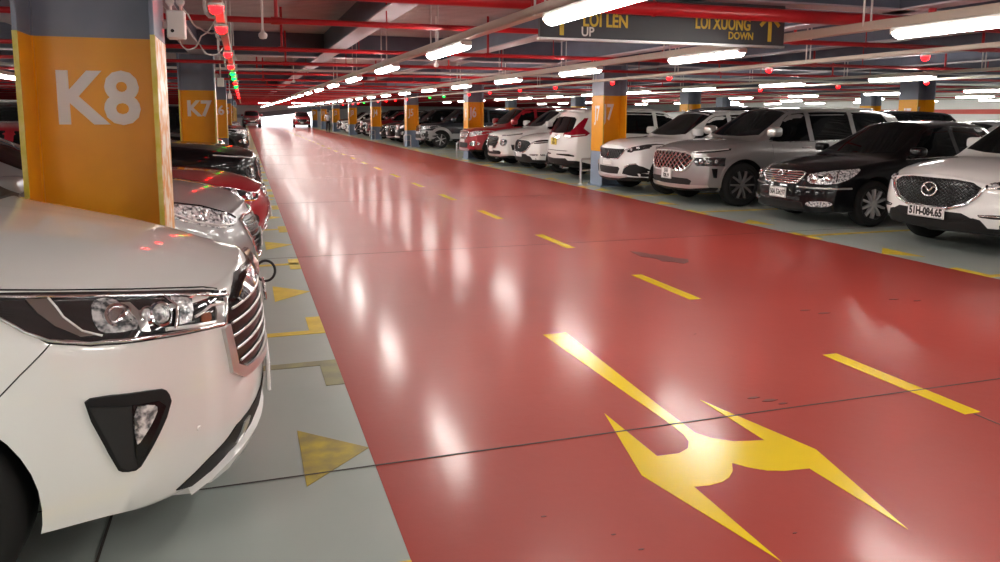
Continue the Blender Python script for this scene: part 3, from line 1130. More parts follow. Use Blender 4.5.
def kind_claw_suv(label):
    sp = dict(L=4.64, W=1.84, H=1.65, zl=.955, zc=1.12, sc=1.22, sw=2.02, sre=4.1, zb=.24, zbf=.26, belt=(1.04, 1.12), fo=.92, wb=2.84, r=.36, clad=True, cladf=.08, cladm=.12,
              cf=.36, pf=2.6, hood=[(.08, 1.0), (.35, 1.06), (.8, 1.095)], lipdrop=.07, sdrop=.065, edrop=.025, side=SIDE_SUV(1.45, 2.35, 3.3, 4.1, 4.35))
    c = Car('sport_utility_car', label, sp, M_ppearl)
    g = [(0, .875), (.40, .875), (.55, .89), (.50, .80), (.38, .69), (0, .665)]
    full = g + [(-y, z) for y, z in g[::-1][1:-1]]
    gp = c.patch('grille', full, M_gloss, mirror=False, off=.004)[0]
    lattice(c, [(-.40, .875), (.40, .875), (.47, .80), (.36, .69), (-.36, .69), (-.47, .80)], M_satin, .045, .038, .004, .010).build('grille_mesh', M_rimd, gp, True)
    c.strip('grille_surround', [(.55, .89), (.50, .80), (.38, .685), (0, .658)], M_chrome, .012, off=.010)
    # rampant animal emblem, simplified
    h, nn = c.cast(0, .775, 0)
    mb = MB()
    x = h.x + .024
    mb.tube([(x, -.03, .725), (x, -.01, .765), (x, .015, .80), (x, .005, .835)], [.008, .016, .014, .012], 6)
    mb.tube([(x, .0, .775), (x, .04, .76)], [.010, .005], 6)
    mb.tube([(x, .01, .805), (x, .045, .81)], [.010, .005], 6)
    mb.tube([(x, -.02, .75), (x, -.05, .78)], [.008, .004], 6)
    mb.build('badge', M_chrome, c.root, True)
    hl = c.patch('headlight', [(.56, .875), (.66, .925), (.80, .975), (.89, 1.0), (.885, .925), (.80, .86), (.72, .845), (.68, .815), (.60, .82)], M_lamp, off=.007)
    lamp_inner(c, .685, .872, .026, 20, parents=hl)
    lamp_inner(c, .79, .905, .028, 30, parents=hl)
    for i, s_ in enumerate(c.strip('lamp_claw', [(.57, .84), (.63, .905)], M_led, .008, off=.012)):
        s_.parent = hl[i]
    c.patch('lower_intake', [(0, .52), (.40, .525), (.44, .49), (.38, .385), (0, .375), (-.38, .385), (-.44, .49), (-.40, .525)], M_clad, mirror=False)
    fg = c.patch('fog_surround', [(.52, .40), (.56, .50), (.68, .575), (.80, .595), (.86, .55), (.905, .44), (.91, .35), (.70, .37)], M_clad, off=.010)
    for i, s_ in enumerate(c.strip('fog_chrome', [(.58, .53), (.68, .59), (.80, .605)], M_chrome, .010, off=.014)):
        s_.parent = fg[i]
    c.patch('skid_plate', [(0, .335), (.42, .345), (.62, .375), (.62, .335), (.42, .30), (0, .29)], M_satin, off=.014)
    c.plate(0, .60, .40, .12, '', size=.07)
    c.glass()
    c.arches()
    c.wheels('y')
    c.mirrors(size=(.09, .11, .08), z=1.22, out=.07)
    c.doors([[(-1.48, .40), (-1.5, 1.02)], [(-2.4, .38), (-2.42, 1.05)], [(-3.3, .5), (-3.35, 1.08)]], handles=[(-2.2, .97), (-3.12, 1.0)])
    c.strip('roof_rail', [(2.4, 1.75), (3.2, 1.75), (4.0, 1.75)], M_satin, .014, mode='param', off=.02)
    return c


def kind_rear_suv(label):
    sp = dict(L=4.64, W=1.83, H=1.70, zl=.95, zc=1.12, sc=1.2, sw=1.95, sre=4.1, zb=.25, belt=(1.05, 1.12), fo=.93, wb=2.705, r=.36, clad=True, cladf=.08, cladm=.10, cladr=.10,
              cr=.30, pr=2.4, sr=1.15, recr=[(0, .14), (.4, .03), (.6, 0), (.85, .01), (1.05, .06), (1.4, .25), (1.75, .42)], side=SIDE_SUV(1.45, 2.3, 3.2, 3.75, 4.0))
    c = Car('sport_utility_car', label, sp, M_pwhite)
    A = 180
    c.patch('rear_window', [(0, 1.50), (.48, 1.48), (.56, 1.43), (.63, 1.18), (.58, 1.12), (0, 1.10), (-.58, 1.12), (-.63, 1.18), (-.56, 1.43), (-.48, 1.48)], M_glass, a=A, mirror=False)
    tl = c.patch('tail_lamp', c.d3([(.07, .40, 1.05), (.08, .42, 1.115), (.15, .62, 1.14), (.24, .69, 1.25), (.42, .73, 1.46), (.50, .76, 1.46), (.36, .84, 1.22), (.50, .90, 1.11), (.42, .90, 1.05), (.16, .70, 1.01)], 135, True), M_tail, a=135, off=.010)
    for i, s_ in enumerate(c.strip('lamp_strip', c.d3([(.08, .46, 1.065), (.18, .68, 1.05), (.38, .89, 1.075)], 135, True), M_led, .010, a=135, off=.014)):
        s_.parent = tl[i]
    c.patch('tailgate_seam', [(0, .70), (.62, .70), (.62, .688), (0, .688)], M_gloss, a=A, off=.001)
    c.patch('bumper_slot', [(.18, .615), (.66, .625), (.80, .60), (.80, .565), (.62, .575), (.18, .59)], M_gloss, a=A, off=.006)
    c.patch('lower_bumper_trim', [(0, .50), (.55, .52), (.66, .44), (.80, .41), (.86, .34), (.70, .28), (0, .26)], M_clad, a=A, off=.012)
    for sg in (1, -1):
        mb = MB().lathe([(.026, 0), (.034, .0), (.034, -.14)], 18, frame_matrix((-sp['L'] + .02, sg * .52, .31), (0, 1, 0), (0, 0, 1), (-1, 0, 0)))
        mb.build('exhaust_pipe', M_chrome, c.root, True)
    c.strip('roof_spoiler', [(0, 1.615), (.30, 1.612), (.52, 1.595)], M_pwhite, .030, a=A, off=.02)
    c.plate(0, .905, .33, .165, two=('51D', '238.16'), m=M_platey, size=.078, bold=.003, rear=True)
    oval = c.patch('badge', [(.03, 1.03), (-.03, 1.03), (-.04, 1.06), (.04, 1.06)], M_chrome, a=A, mirror=False, off=.012)
    c.patch('light_bar', [(.20, 1.0), (-.20, 1.0), (-.20, .985), (.20, .985)], M_chrome, a=A, mirror=False, off=.008)
    c.glass()
    c.arches(r=.40)
    c.wheels('five')
    c.mirrors(z=1.2)
    c.doors([[(-1.48, .40), (-1.5, 1.02)], [(-2.35, .38), (-2.37, 1.05)], [(-3.2, .5), (-3.25, 1.08)]], handles=[(-2.15, .97), (-3.05, 1.0)])
    # fuel flap line and roof rails
    c.strip('roof_rail', [(2.3, 1.7), (3.2, 1.7), (3.9, 1.7)], M_satin, .015, mode='param', off=.03)
    return c


def kind_offroader(label, paint, name='sport_utility_car', two=False, variant=0):
    sp = dict(L=4.75, W=1.84, H=1.80, zl=1.03, zc=1.19, sc=1.22, sw=1.95, sre=4.3, zb=.33, zbf=.36, belt=(1.12, 1.16), fo=.90, wb=2.80, r=.385, clad=True, cladf=.06, cladm=.08,
              cf=.26, pf=3.0, hood=[(.08, 1.07), (.4, 1.12), (.8, 1.15)], lipdrop=.06, sdrop=.06, edrop=.025, zmid=.68, sr=.7, cr=.12,
              recr=[(0, .1), (.5, 0), (1, .02), (1.8, .20)], side=SIDE_SUV(1.42, 2.3, 3.2, 4.2, 4.45))
    c = Car(name, label, sp, paint)
    g = [(0, .99), (.42, .99), (.50, .95), (.44, .79), (.36, .76), (0, .75)]
    full = g + [(-y, z) for y, z in g[::-1][1:-1]]
    gp = c.patch('grille', full, M_gloss, mirror=False, off=.004)[0]
    lattice(c, full, M_chrome, 1, .058, .017, .014, diag=False).build('grille_bar', M_chrome, gp, True)
    c.strip('grille_surround', full, M_chrome, .018, off=.010, mirror=False, closed=True)
    hl = c.patch('headlight', [(.53, .94), (.62, .985), (.80, 1.015), (.905, 1.02), (.90, .90), (.80, .845), (.58, .815), (.52, .86)], M_lens, rnd=1, off=.008)
    lamp_inner(c, .64, .905, .045, 15, parents=hl)
    lamp_inner(c, .79, .94, .04, 25, parents=hl)
    c.patch('lower_intake', [(0, .62), (.46, .63), (.52, .56), (.46, .47), (0, .46), (-.46, .47), (-.52, .56), (-.46, .63)], M_clad, mirror=False)
    fg = c.patch('fog_surround', [(.60, .56), (.64, .66), (.82, .70), (.88, .64), (.86, .54), (.70, .52)], M_chrome if not two else M_clad, rnd=1, off=.008)
    lamp_inner(c, .74, .605, .04, 15, parents=fg)
    c.patch('skid_plate', [(0, .44), (.46, .45), (.60, .42), (.55, .37), (0, .36)], M_satin, off=.012)
    c.plate(0, .685, .47, .11, '')
    if two:
        c.patch('lower_body_band', [(-1.42, .36), (-3.25, .36), (-3.25, .66), (-1.42, .66)], M_psilver, mode='side', off=.006)
        c.patch('bumper_cover', [(0, .74), (.50, .74), (.60, .79), (.90, .80), (.915, .55), (.88, .42), (.62, .38), (.58, .50), (.52, .64), (0, .65)], M_psilver, off=.006)
        c.arches(M_psilver, .12, r=.50, off=.014)
    else:
        c.arches(M_clad, .06)
    c.glass()
    c.wheels('six' if two else 'multi')
    c.mirrors(size=(.10, .13, .10), z=1.31)
    c.doors([[(-1.42, .46), (-1.45, 1.08)], [(-2.32, .44), (-2.34, 1.12)], [(-3.2, .55), (-3.25, 1.12)]], handles=[(-2.12, 1.02), (-3.02, 1.05)])
    mb = MB()
    for sg in (1, -1):
        mb.bbox(-3.2, -1.42, sg * .86 - .07, sg * .86 + .07, .36, .40, .01)
    mb.build('side_step', M_clad, c.root)
    return c


def kind_saloon(label, paint, spindle=False, plate='', name='sedan_car', dz=0.0):
    up = lambda pts: [(p[0], p[1] + dz) for p in pts]
    sp = dict(L=4.6, W=1.80, H=1.455, zl=.73 + dz, zc=.965 + dz, sc=1.32, sw=2.12, sre=3.1, st=4.05, zt=1.06, sedan=True, zb=.17, zbf=.19, belt=(.94, 1.0), fo=.90, wb=2.70, r=.33, gap=.05,
              cf=.42, pf=2.3, sf=1.25, cladf=.02, cladm=.04, hood=[(.10, .79 + dz), (.45, .885 + dz), (.9, .935 + dz)], lipdrop=.07, sdrop=.06, edrop=.03, tumble=.62, zmid=.52,
              recf=[(.18, .08), (.30, .02), (.45, 0), (.6, .02), (.70, .06), (.76, .10), (1, .14)],
              side=[[(1.55, 3.55), (2.0, 2.2), (2.42, 2.15), (2.42, 3.9), (1.62, 3.9)], [(2.5, 2.15), (3.05, 2.2), (3.55, 3.6), (3.45, 3.88), (2.5, 3.9)]])
    c = Car(name, label, sp, paint)
    if spindle:
        g = [(0, .70), (.34, .70), (.38, .66), (.25, .50), (.44, .34), (.46, .25), (0, .235)]
    else:
        g = [(0, .635), (.40, .645), (.53, .62), (.50, .50), (.38, .33), (.30, .285), (0, .28)]
    g = up(g)
    full = g + [(-y, z) for y, z in g[::-1][1:-1]]
    gp = c.patch('grille', full, M_gloss, mirror=False, off=.004)[0]
    for i in range(8):
        z = dz + (.66 - i * .05 if spindle else .60 - i * .042)
        wd = None
        hi = [p for p in g]
        ys = []
        for j in range(len(g) - 1):
            (y0, z0), (y1, z1) = g[j], g[j + 1]
            if (z0 - z) * (z1 - z) <= 0 and abs(z0 - z1) > 1e-6 and j > 0:
                ys.append(y0 + (y1 - y0) * (z - z0) / (z1 - z0))
        if ys:
            wd = min(ys) - .01
            for s_ in c.strip('grille_bar', [(-wd, z), (0, z), (wd, z)], M_satin if spindle else M_rimd, .006, off=.010, mirror=False):
                s_.parent = gp
    c.strip('grille_surround', full, M_chrome, .015, off=.010, mirror=False, closed=True)
    hp = [(-.22, .52, .645), (-.24, .60, .69), (-.36, .74, .755), (-.55, .86, .80), (-.72, .895, .815), (-.66, .89, .73), (-.46, .85, .64), (-.30, .70, .585), (-.22, .58, .60)] if not spindle else [(-.18, .46, .66), (-.26, .58, .69), (-.38, .74, .74), (-.6, .88, .79), (-.58, .885, .75), (-.44, .84, .67), (-.30, .70, .61), (-.2, .54, .60)]
    hp = [(x, y, z + dz) for x, y, z in hp]
    hl = c.patch('headlight', c.d3(hp), M_lens if not spindle else M_lamp, a=45, rnd=1, off=.006)
    lamp_inner(c, c.d3([(-.27, .65, 0)])[0][0], .655 + dz, .042, 45, parents=hl)
    lamp_inner(c, c.d3([(-.38, .77, 0)])[0][0], .695 + dz, .040, 45, parents=hl)
    for i, s_ in enumerate(c.strip('lamp_strip', c.d3([(-.24, .60, .605 + dz), (-.33, .73, .615 + dz), (-.46, .84, .66 + dz), (-.6, .885, .74 + dz)]), M_led if not spindle else M_amber, .008, a=45, off=.012)):
        s_.parent = hl[i]
    for i, s_ in enumerate(c.strip('lamp_surround', c.d3(hp[:5]), M_chrome if spindle else M_gloss, .007, a=45, off=.008)):
        s_.parent = hl[i]
    c.patch('fog_surround', [(.58, .40), (.66, .46), (.82, .48), (.86, .40), (.84, .28), (.62, .27)], M_clad, off=.006, rnd=1)
    c.plate(0, .50 if not spindle else .42, .47, .11, plate)
    c.glass()
    c.wheels('five')
    c.mirrors(size=(.085, .10, .065), z=1.06)
    c.doors([[(-1.48, .32), (-1.5, .9)], [(-2.46, .3), (-2.48, .95)], [(-3.4, .5), (-3.45, .98)]], handles=[(-2.28, .85), (-3.22, .88)])
    return c

# ------------------------------------------------------------------ the setting
XL, XR, YB, YF, ZC = -17.0, 36.0, -9.0, 100.0, 3.05
GRID = [4.85, 15.3, 25.75, 36.15, 46.5, 56.9, 67.4, 77.8, 88.2]
BAYS = []                                   # bay centres along y
for g in [GRID[0] - 10.45] + GRID:
    BAYS.append([g + d for d in (1.95, 4.50, 7.05, 9.55)])


def structure(o):
    o['kind'] = 'structure'
    return o


def slab(name, x0, x1, y0, y1, z0, z1, m, parent=None):
    o = MB().box(x0, x1, y0, y1, z0, z1).build(name, m, parent)
    return structure(o) if parent is None else o


def decal(name, poly, m, parent, z=.003, h=.0025):
    """paint film on the floor"""
    ar = sum(poly[i][0] * poly[(i + 1) % len(poly)][1] - poly[(i + 1) % len(poly)][0] * poly[i][1] for i in range(len(poly)))
    if ar < 0:
        poly = poly[::-1]
    vs, tris, be = tess(poly, 50)
    mb = MB()
    n = len(vs)
    fs = []
    for t in tris:
        a, b, c = (vs[i] for i in t[:3])
        fs.append(t if (b - a).cross(c - a) > 0 else tuple(reversed(t)))
    mb.add([(p.x, p.y, z) for p in vs] + [(p.x, p.y, z - h) for p in vs], fs + [(b, a, n + a, n + b) for a, b in be])
    return mb.build(name, m, parent)


floor = slab('floor', XL, XR, YB, YF + 30, -.2, 0, M_grey)
lane = decal('red_lane_coating', [(.5, YB), (6.82, YB), (6.82, YF), (.5, YF)], M_red, floor, .0015, .0015)
lane['label'] = 'glossy red epoxy coating of the driving lane'
for k in range(-2, 36):
    y = 2.88 + 2.626 * k
    decal('lane_dash', [(3.53, y), (3.64, y), (3.64, y + 1.05), (3.53, y + 1.05)], M_yel, floor, .003)
ARROW = [(1.96, 4.91), (2.135, 4.91), (2.075, 3.72), (2.055, 3.29), (2.05, 3.11), (2.09, 3.03), (2.17, 2.965), (2.32, 2.93), (2.32, 3.48), (2.485, 2.77), (2.325, 2.09), (2.32, 2.62),
         (2.2, 2.635), (2.13, 2.66), (2.07, 2.71), (2.025, 2.77), (1.98, 2.70), (1.93, 2.655), (1.88, 2.63), (1.81, 2.62), (1.74, 2.63), (1.73, 2.06), (1.58, 2.79), (1.735, 3.47),
         (1.74, 2.935), (1.85, 2.93), (1.92, 2.965), (1.965, 3.03), (1.985, 3.11), (1.99, 3.3), (1.98, 3.76)]
decal('direction_arrow', ARROW, M_yel, floor, .003)['label'] = 'yellow two pointed direction arrow on the red lane'
decal('scuff_stain', [(4.14, 7.72), (4.22, 7.66), (4.28, 7.50), (4.40, 7.36), (4.42, 7.22), (4.52, 7.12), (4.44, 6.98), (4.33, 6.90), (4.28, 7.02), (4.18, 7.08), (4.20, 7.25), (4.10, 7.40)], M_stain, floor, .0035)
for (x, y, s) in ((4.22, 4.92, .05), (4.30, 4.80, .06), (2.72, 3.30, .03), (5.2, 5.0, .05), (5.35, 4.9, .04), (1.05, 2.6, .012), (1.25, 2.4, .010), (1.3, 2.28, .012), (2.62, 3.42, .04), (2.68, 3.36, .05), (3.0, 4.6, .012), (1.9, 2.2, .01)):
    decal('scuff_mark', [(x - s, y), (x - s * .3, y + s * .35), (x + s * .5, y + s * .28), (x + s, y - s * .1), (x + s * .2, y - s * .3), (x - s * .5, y - s * .25)], M_stain, floor, .0035)
# saw-cut joints
for k in range(-2, 19):
    y = 3.235 + 5.22 * k
    decal('floor_joint', [(XL, y - .005), (XR, y - .005), (XR, y + .005), (XL, y + .005)], M_joint, floor, .0042, .001)
decal('floor_joint', [(3.575, YB), (3.585, YB), (3.585, 2.87), (3.575, 2.87)], M_joint, floor, .0042, .001)
decal('floor_joint', [(-.545, YB), (-.535, YB), (-.535, 40), (-.545, 40)], M_joint, floor, .0042, .001)
# bay lines and entry triangles
for gi, g in enumerate([GRID[0] - 10.45] + GRID):
    edges = [(g - .10, -1), (g + .62, 1), (g + 3.24, 0), (g + 5.76, 0), (g + 8.28, 0)]
    if g < 0:
        edges[4] = (2.19, 0)
    for (y, kind) in edges:
        near = abs(y - 4.75) < .1
        lm = M_yelolive if near else M_yelamb
        for side in (0, 1):
            X = (lambda v: v) if side == 0 else (lambda v: 7.32 - v)
            far = -5.0
            decal('bay_line', [(X(far), y - .045), (X(.5), y - .045), (X(.5), y + .045), (X(far), y + .045)], lm, floor, .003)
            if kind == 0:
                y0, y1 = y - .28, y + .28
            elif kind > 0:
                y0, y1 = y + .04, y + .42
            else:
                y0, y1 = y - .42, y - .04
            decal('bay_corner_mark', [(X(.395), y0), (X(.5), y0), (X(.5), y1), (X(.395), y1)], lm, floor, .003)
for bi, row in enumerate(BAYS):
    for ci, y in enumerate(row):
        near = bi == 0 and ci == 3
        yy = 3.43 if near else y - .03
        decal('bay_arrow', [(.5, yy), (.195, yy + .30), (.195, yy - .30)], M_yelworn if near else M_yelamb, floor, .003)
        decal('bay_arrow', [(6.82, yy), (7.125, yy + .30), (7.125, yy - .30)], M_yelamb, floor, .003)

# ceiling deck: corrugated steel, one surface
mb = MB()
y = YB
prof = []
while y < YF:
    prof += [(y, ZC), (y + .09, ZC), (y + .105, ZC + .035), (y + .135, ZC + .035)]
    y += .15
prof.append((YF, ZC))
mb.add([(x, a, b) for (a, b) in prof for x in (XL, XR)], [(2 * i, 2 * i + 2, 2 * i + 3, 2 * i + 1) for i in range(len(prof) - 1)])
mb.add([(XL, YB, ZC + .12), (XR, YB, ZC + .12), (XR, YF, ZC + .12), (XL, YF, ZC + .12)], [(0, 1, 2, 3)])
structure(mb.build('ceiling', M_deck))

# walls
slab('wall_left', XL - .2, XL, YB, YF, 0, ZC + .2, M_wall)
slab('wall_right', XR, XR + .2, YB, YF, 0, ZC + .2, M_wallw)
slab('wall_back', XL, XR, YB - .2, YB, 0, ZC + .2, M_wallw)
slab('trim_90', XR - .02, XR, YB, YF, 1.66, 1.9, mat('red_wall_band', (.62, .10, .08), .5))
# far wall with the ramp opening
OP = [(1.6, 0), (8.9, 0), (8.9, 1.78), (1.6, .95)]
mb = MB()
for y in (YF, YF + .3):
    pass
f0, f1 = YF, YF + .3
outer = [(XL, 0), (1.6, 0), (1.6, .95), (8.9, 1.78), (8.9, 0), (XR, 0), (XR, ZC + .2), (XL, ZC + .2)]
vs, tris, be = tess(outer, 400)
n = len(vs)
mb.add([(p.x, f0, p.y) for p in vs] + [(p.x, f1, p.y) for p in vs], [tuple(t) for t in tris] + [tuple(n + i for i in reversed(t)) for t in tris] + [(b, a, n + a, n + b) for a, b in be])
structure(mb.build('wall_far', M_wallw))
# sloping ramp soffit band above the opening
mb = MB().prism([(-1.0, .95), (1.6, .95), (8.9, 1.78), (13.0, 2.2), (13.0, 2.8), (8.9, 2.36), (-1.0, 1.30)], frame_matrix((0, f0 - .25, 0), (1, 0, 0), (0, 0, 1), (0, -1, 0)), .02)
structure(mb.build('trim_1', mat('grey_blue_ramp_band', (.30, .34, .38), .6)))

# steel beams under the deck
ti = 2


def ibeam(name, p0, p1, zbot, ztop, fw=.26, tf=.018):
    d = Vector(p1) - Vector(p0)
    L = d.length
    d.normalize()
    s = Vector((-d.y, d.x, 0))
    M = frame_matrix((p0[0], p0[1], 0), d, s, (0, 0, 1))
    mb = MB()
    mb.box(0, L, -.006, .006, zbot + tf, ztop, M)
    mb.mi = 1
    mb.box(0, L, -fw / 2, fw / 2, zbot, zbot + tf, M)
    o = mb.build(name, [M_beam, M_flange])
    return structure(o)


for x in (-13, -10.2, -7.6, -5.0, -2.5, -.74, 1.53, 3.95, 6.43, 8.80, 11.2, 13.6, 16.3, 19.5, 23, 27, 31):
    ibeam('trim_%d' % ti, (x, YB, 0), (x, YF, 0), 2.60, ZC, .27)
    ti += 1
for g in [6.38] + GRID[1:]:
    ibeam('trim_%d' % ti, (XL, g, 0), (XR, g, 0), 2.60, ZC, .30)
    ti += 1
# ------------------------------------------------------------------ pillars
ORD = ['nearest', 'second', 'third', 'fourth', 'fifth', 'sixth', 'seventh', 'eighth', 'ninth', 'tenth', 'eleventh', 'twelfth', 'thirteenth', 'fourteenth', 'fifteenth', 'sixteenth', 'seventeenth', 'eighteenth', 'nineteenth', 'twentieth']


def pillar(x0, yc, letter, num, label, right_row, rail=True):
    w, hd = (.62 if not right_row else .56), .29
    if letter + num == 'K8':
        w = .655
    t = empty('steel_pillar', (x0 + w / 2, yc, 0))
    tag(t, label, 'pillar', None, 'thing')
    cuts = [(0, .76, M_lowblue if right_row else M_blue), (.76, 1.955, M_orange), (1.955, 2.60, M_blue)]
    for (z0, z1, m) in cuts:
        mb = MB()
        mb.mi = 0
        mb.box(-w / 2 + .012, w / 2 - .012, -.008, .008, z0, z1)
        # fillet where web meets flange
        for sx in (-1, 1):
            mb.box(sx * (w / 2 - .02) - .012, sx * (w / 2 - .02) + .012, -.02, .02, z0, z1)
        for sx in (-1, 1):
            mb.bbox(min(sx * (w / 2 - .022), sx * w / 2), max(sx * (w / 2 - .022), sx * w / 2), -hd, hd, z0, z1, .003)
        mb.build('painted_section', m, t)
    # edge stripes and worn outer faces
    sx = -1 if right_row else 1
    for e in ((-1, 1) if not right_row else (-1,)):
        MB().box(e * (w / 2 - .011) - .012, e * (w / 2 - .011) + .012, -hd - .004, -hd + .002, .76, 1.955).build('edge_stripe', M_edgey, t)
    mb = MB()
    if not right_row:
        mb.box(w / 2 - .001, w / 2 + .003, -hd + .01, hd - .01, .78, 1.95)
        mb.build('worn_face', M_worn, t)
    else:
        mb.box(-w / 2 - .003, -w / 2 + .001, -hd + .01, hd - .01, .76, 1.955)
        mb.build('side_face', M_orange, t)
        mb = MB()
        mb.box(-w / 2 - .003, -w / 2 + .001, -hd + .01, hd - .01, .02, .76)
        mb.build('base_face', M_lowblue, t)
    mb = MB()
    mb.box(-w / 2 - .06, w / 2 + .06, -hd - .05, hd + .05, 0, .018)
    for bx in (-1, 1):
        for by in (-1, 1):
            mb.cyl((bx * (w / 2 + .03), by * (hd + .02), .018), (bx * (w / 2 + .03), by * (hd + .02), .05), .014, 6)
    mb.build('base_plate', M_lowblue, t)
    i8 = letter + num == 'K8'
    sz = .395 if not right_row else .47
    text_mesh('painted_number', letter + num, sz, M_num, t, ((-.005 if i8 else .01) if not right_row else -.02, -.0105, 1.613 if not right_row else 1.585), (1, 0, 0), (0, 0, 1), .003, .012, narrow=.94 if not right_row else .68)
    if right_row:
        text_mesh('painted_number', letter + num, .44, M_num, t, (-w / 2 - .005, 0, 1.56), (0, -1, 0), (0, 0, 1), .003, .010, narrow=.70)
    return t


def guard_rail(x, y, label, n=0):
    t = empty('guard_rail', (x, y, 0))
    tag(t, label, 'guard rail')
    mb = MB()
    mb.tube([(-.16, 0, 0), (-.16, 0, .50), (-.15, 0, .54), (-.12, 0, .56), (.12, 0, .56), (.15, 0, .54), (.16, 0, .50), (.16, 0, 0)], .026, 10)
    mb.build('hoop', M_satin, t, True)
    mb = MB().cyl((-.16, 0, .30), (.16, 0, .30), .02, 10)
    mb.build('cross_rail', M_satin, t, True)
    for s in (-1, 1):
        MB().lathe([(.001, .012), (.055, .012), (.06, 0)], 16, frame_matrix((s * .16, 0, 0), (1, 0, 0), (0, 1, 0), (0, 0, 1))).build('foot_plate', M_satin, t)
    return t


for i, g in enumerate(GRID):
    n = 8 - i
    if n >= 2:
        lab = 'orange and slate blue steel pillar painted K%d in the left row' % n
        pillar(-1.08 if i == 0 else -1.08, g - (.06 if i == 0 else 0), 'K', str(n), lab, False)
    if n <= 7 and n >= 0:
        lab = ('orange and slate blue steel pillar painted J%d in the right row' % n)
        pillar(7.31, g, 'J', str(n), lab, True)
        if n in (7, 6, 5, 4):
            guard_rail(7.30 - (.02 if n != 7 else -.02), g + {7: .48, 6: .52, 5: -.5, 4: -.5}[n], 'low steel hoop guard rail at the foot of pillar J%d' % n)
    if n <= 7 and n >= 4:
        pillar(15.9, g, 'I', str(n), 'orange and slate steel pillar painted I%d behind the right row of cars' % n, True)
for i, g in enumerate(GRID[1:4]):
    pillar(24.5, g, 'H', str(7 - i), 'orange and slate steel pillar painted H%d far to the right' % (7 - i), True)
    pillar(-11.6, g, 'L', str(7 - i), 'orange and slate steel pillar painted L%d beyond the left row' % (7 - i), False)

# ------------------------------------------------------------------ pipes
PIPES = [(8.1 + 3.56 * k) for k in range(25)]
PIPES = [y + (.45 if min(abs(y - g) for g in GRID) < .38 and y > 20 else 0) for y in PIPES]
PIPES[2] = 14.93


def pipe(y, z, r, label, hang, first_x, dn=3.2, name='sprinkler_pipe', group=None):
    t = empty(name, (0, y, z))
    tag(t, label, 'pipe', group)
    mb = MB()
    mb.tube([(XL, 0, 0), (XR, 0, 0)], r, 12)
    x = first_x
    while x < 16 and hang > 0:
        mb.tube([(x - .05, 0, 0), (x + .05, 0, 0)], r * 1.28, 12)
        x += dn
    mb.build('pipe_run', M_pipe, t, True)
    x = first_x
    k = 0
    while x < 16 and k < hang:
        mb = MB().cyl((x, 0, r * .6), (x, 0, ZC - z), r * .62, 10)
        mb.build('riser', M_pipe, t, True)
        mb = MB().tube([(x + 1.1, 0, ZC - z), (x + 1.1, 0, r)], .007, 6)
        mb.lathe([(r + .004, -.015), (r + .006, 0), (r + .004, .015)], 14, frame_matrix((x + 1.1, 0, 0), (0, 1, 0), (0, 0, 1), (1, 0, 0)))
        mb.build('hanger_rod', M_pipe, t, True)
        x += dn
        k += 1
    return t


pipe(6.04, 2.455, .060, 'thick red water main pipe crossing just in front of the overhead sign', 4, -1.9, 4.2, 'water_main')
for k, y in enumerate(PIPES):
    lab = '%s thin red sprinkler pipe crossing the ceiling past the thick main' % (ORD[k] if k < len(ORD) else 'very distant')
    if k >= len(ORD):
        lab = 'thin red sprinkler pipe crossing the far end of the ceiling'
    pipe(y, 2.455, .030, lab, 5 if k < 6 else 0, .35 + (k % 3) * .22, 3.1, group='red sprinkler pipes at the far end' if k >= len(ORD) else None)
# pale conduits across the ceiling
for k, (y, z) in enumerate(((18.0, 2.5), (23.6, 2.5), (33.4, 2.5), (44, 2.5))):
    o = MB().tube([(XL, y, z), (XR, y, z)], .028, 10).build('ceiling_conduit', M_conduit, None, True)
    tag(o, '%s pale conduit running straight across the lane ceiling' % ORD[k], 'conduit')
# dome sprinkler/camera drops
for k, (x, y, z) in enumerate(((.21, 7.75, 2.27), (2.9, 11.9, 2.3), (1.2, 19.4, 2.3), (5.6, 16.5, 2.3), (6.3, 24, 2.3))):
    t = empty('ceiling_drop_dome', (x, y, z))
    tag(t, ('small white drop sensor hanging left of the lane near pillar K7', 'small white drop sensor between the two lamp rows', 'small white drop sensor left of the lane beyond the white conduit',
            'small white drop sensor over the right side of the lane', 'small white drop sensor far over the right lane edge')[k], 'sensor')
    MB().lathe([(.001, -.03), (.03, -.024), (.042, 0), (.04, .02), (.015, .045), (.012, .06)], 16).build('dome', M_white, t, True)
    MB().cyl((0, 0, .05), (0, 0, ZC - z), .010, 8).build('stem', M_white, t)

# ------------------------------------------------------------------ lamps
def lamp(x, y, z, label, L=1.5, along_y=True, group=None):
    t = empty('tube_light', (x, y, z), 0 if along_y else R(90))
    tag(t, label, 'light', group)
    mb = MB()
    mb.bbox(-.055, .055, -L / 2, L / 2, .030, .075, .008)
    mb.build('housing', M_white, t)
    ring = [(math.cos(a), math.sin(a)) for a in [math.pi + math.pi * i / 10 for i in range(11)]]
    rings = []
    for (yy, s) in ((-L / 2, .25), (-L / 2 + .012, .7), (-L / 2 + .05, 1), (L / 2 - .05, 1), (L / 2 - .012, .7), (L / 2, .25)):
        rings.append([Vector((.062 * s * c, yy, .032 + .052 * s * q)) for (c, q) in ring])
    mb = MB().rings(rings, True, True, closed=True)
    mb.build('diffuser', M_tube, t, True, 60)
    if not along_y:
        for s in (-1, 1):
            MB().cyl((0, s * L * .3, .07), (0, s * L * .3, ZC - z), .008, 8).build('hanger_rod', M_conduit, t)
    for s in (-1, 1):
        MB().bbox(-.05, .05, s * L / 2 - .012, s * L / 2 + .012, .02, .07, .004).build('end_cap', M_white, t)
    return t


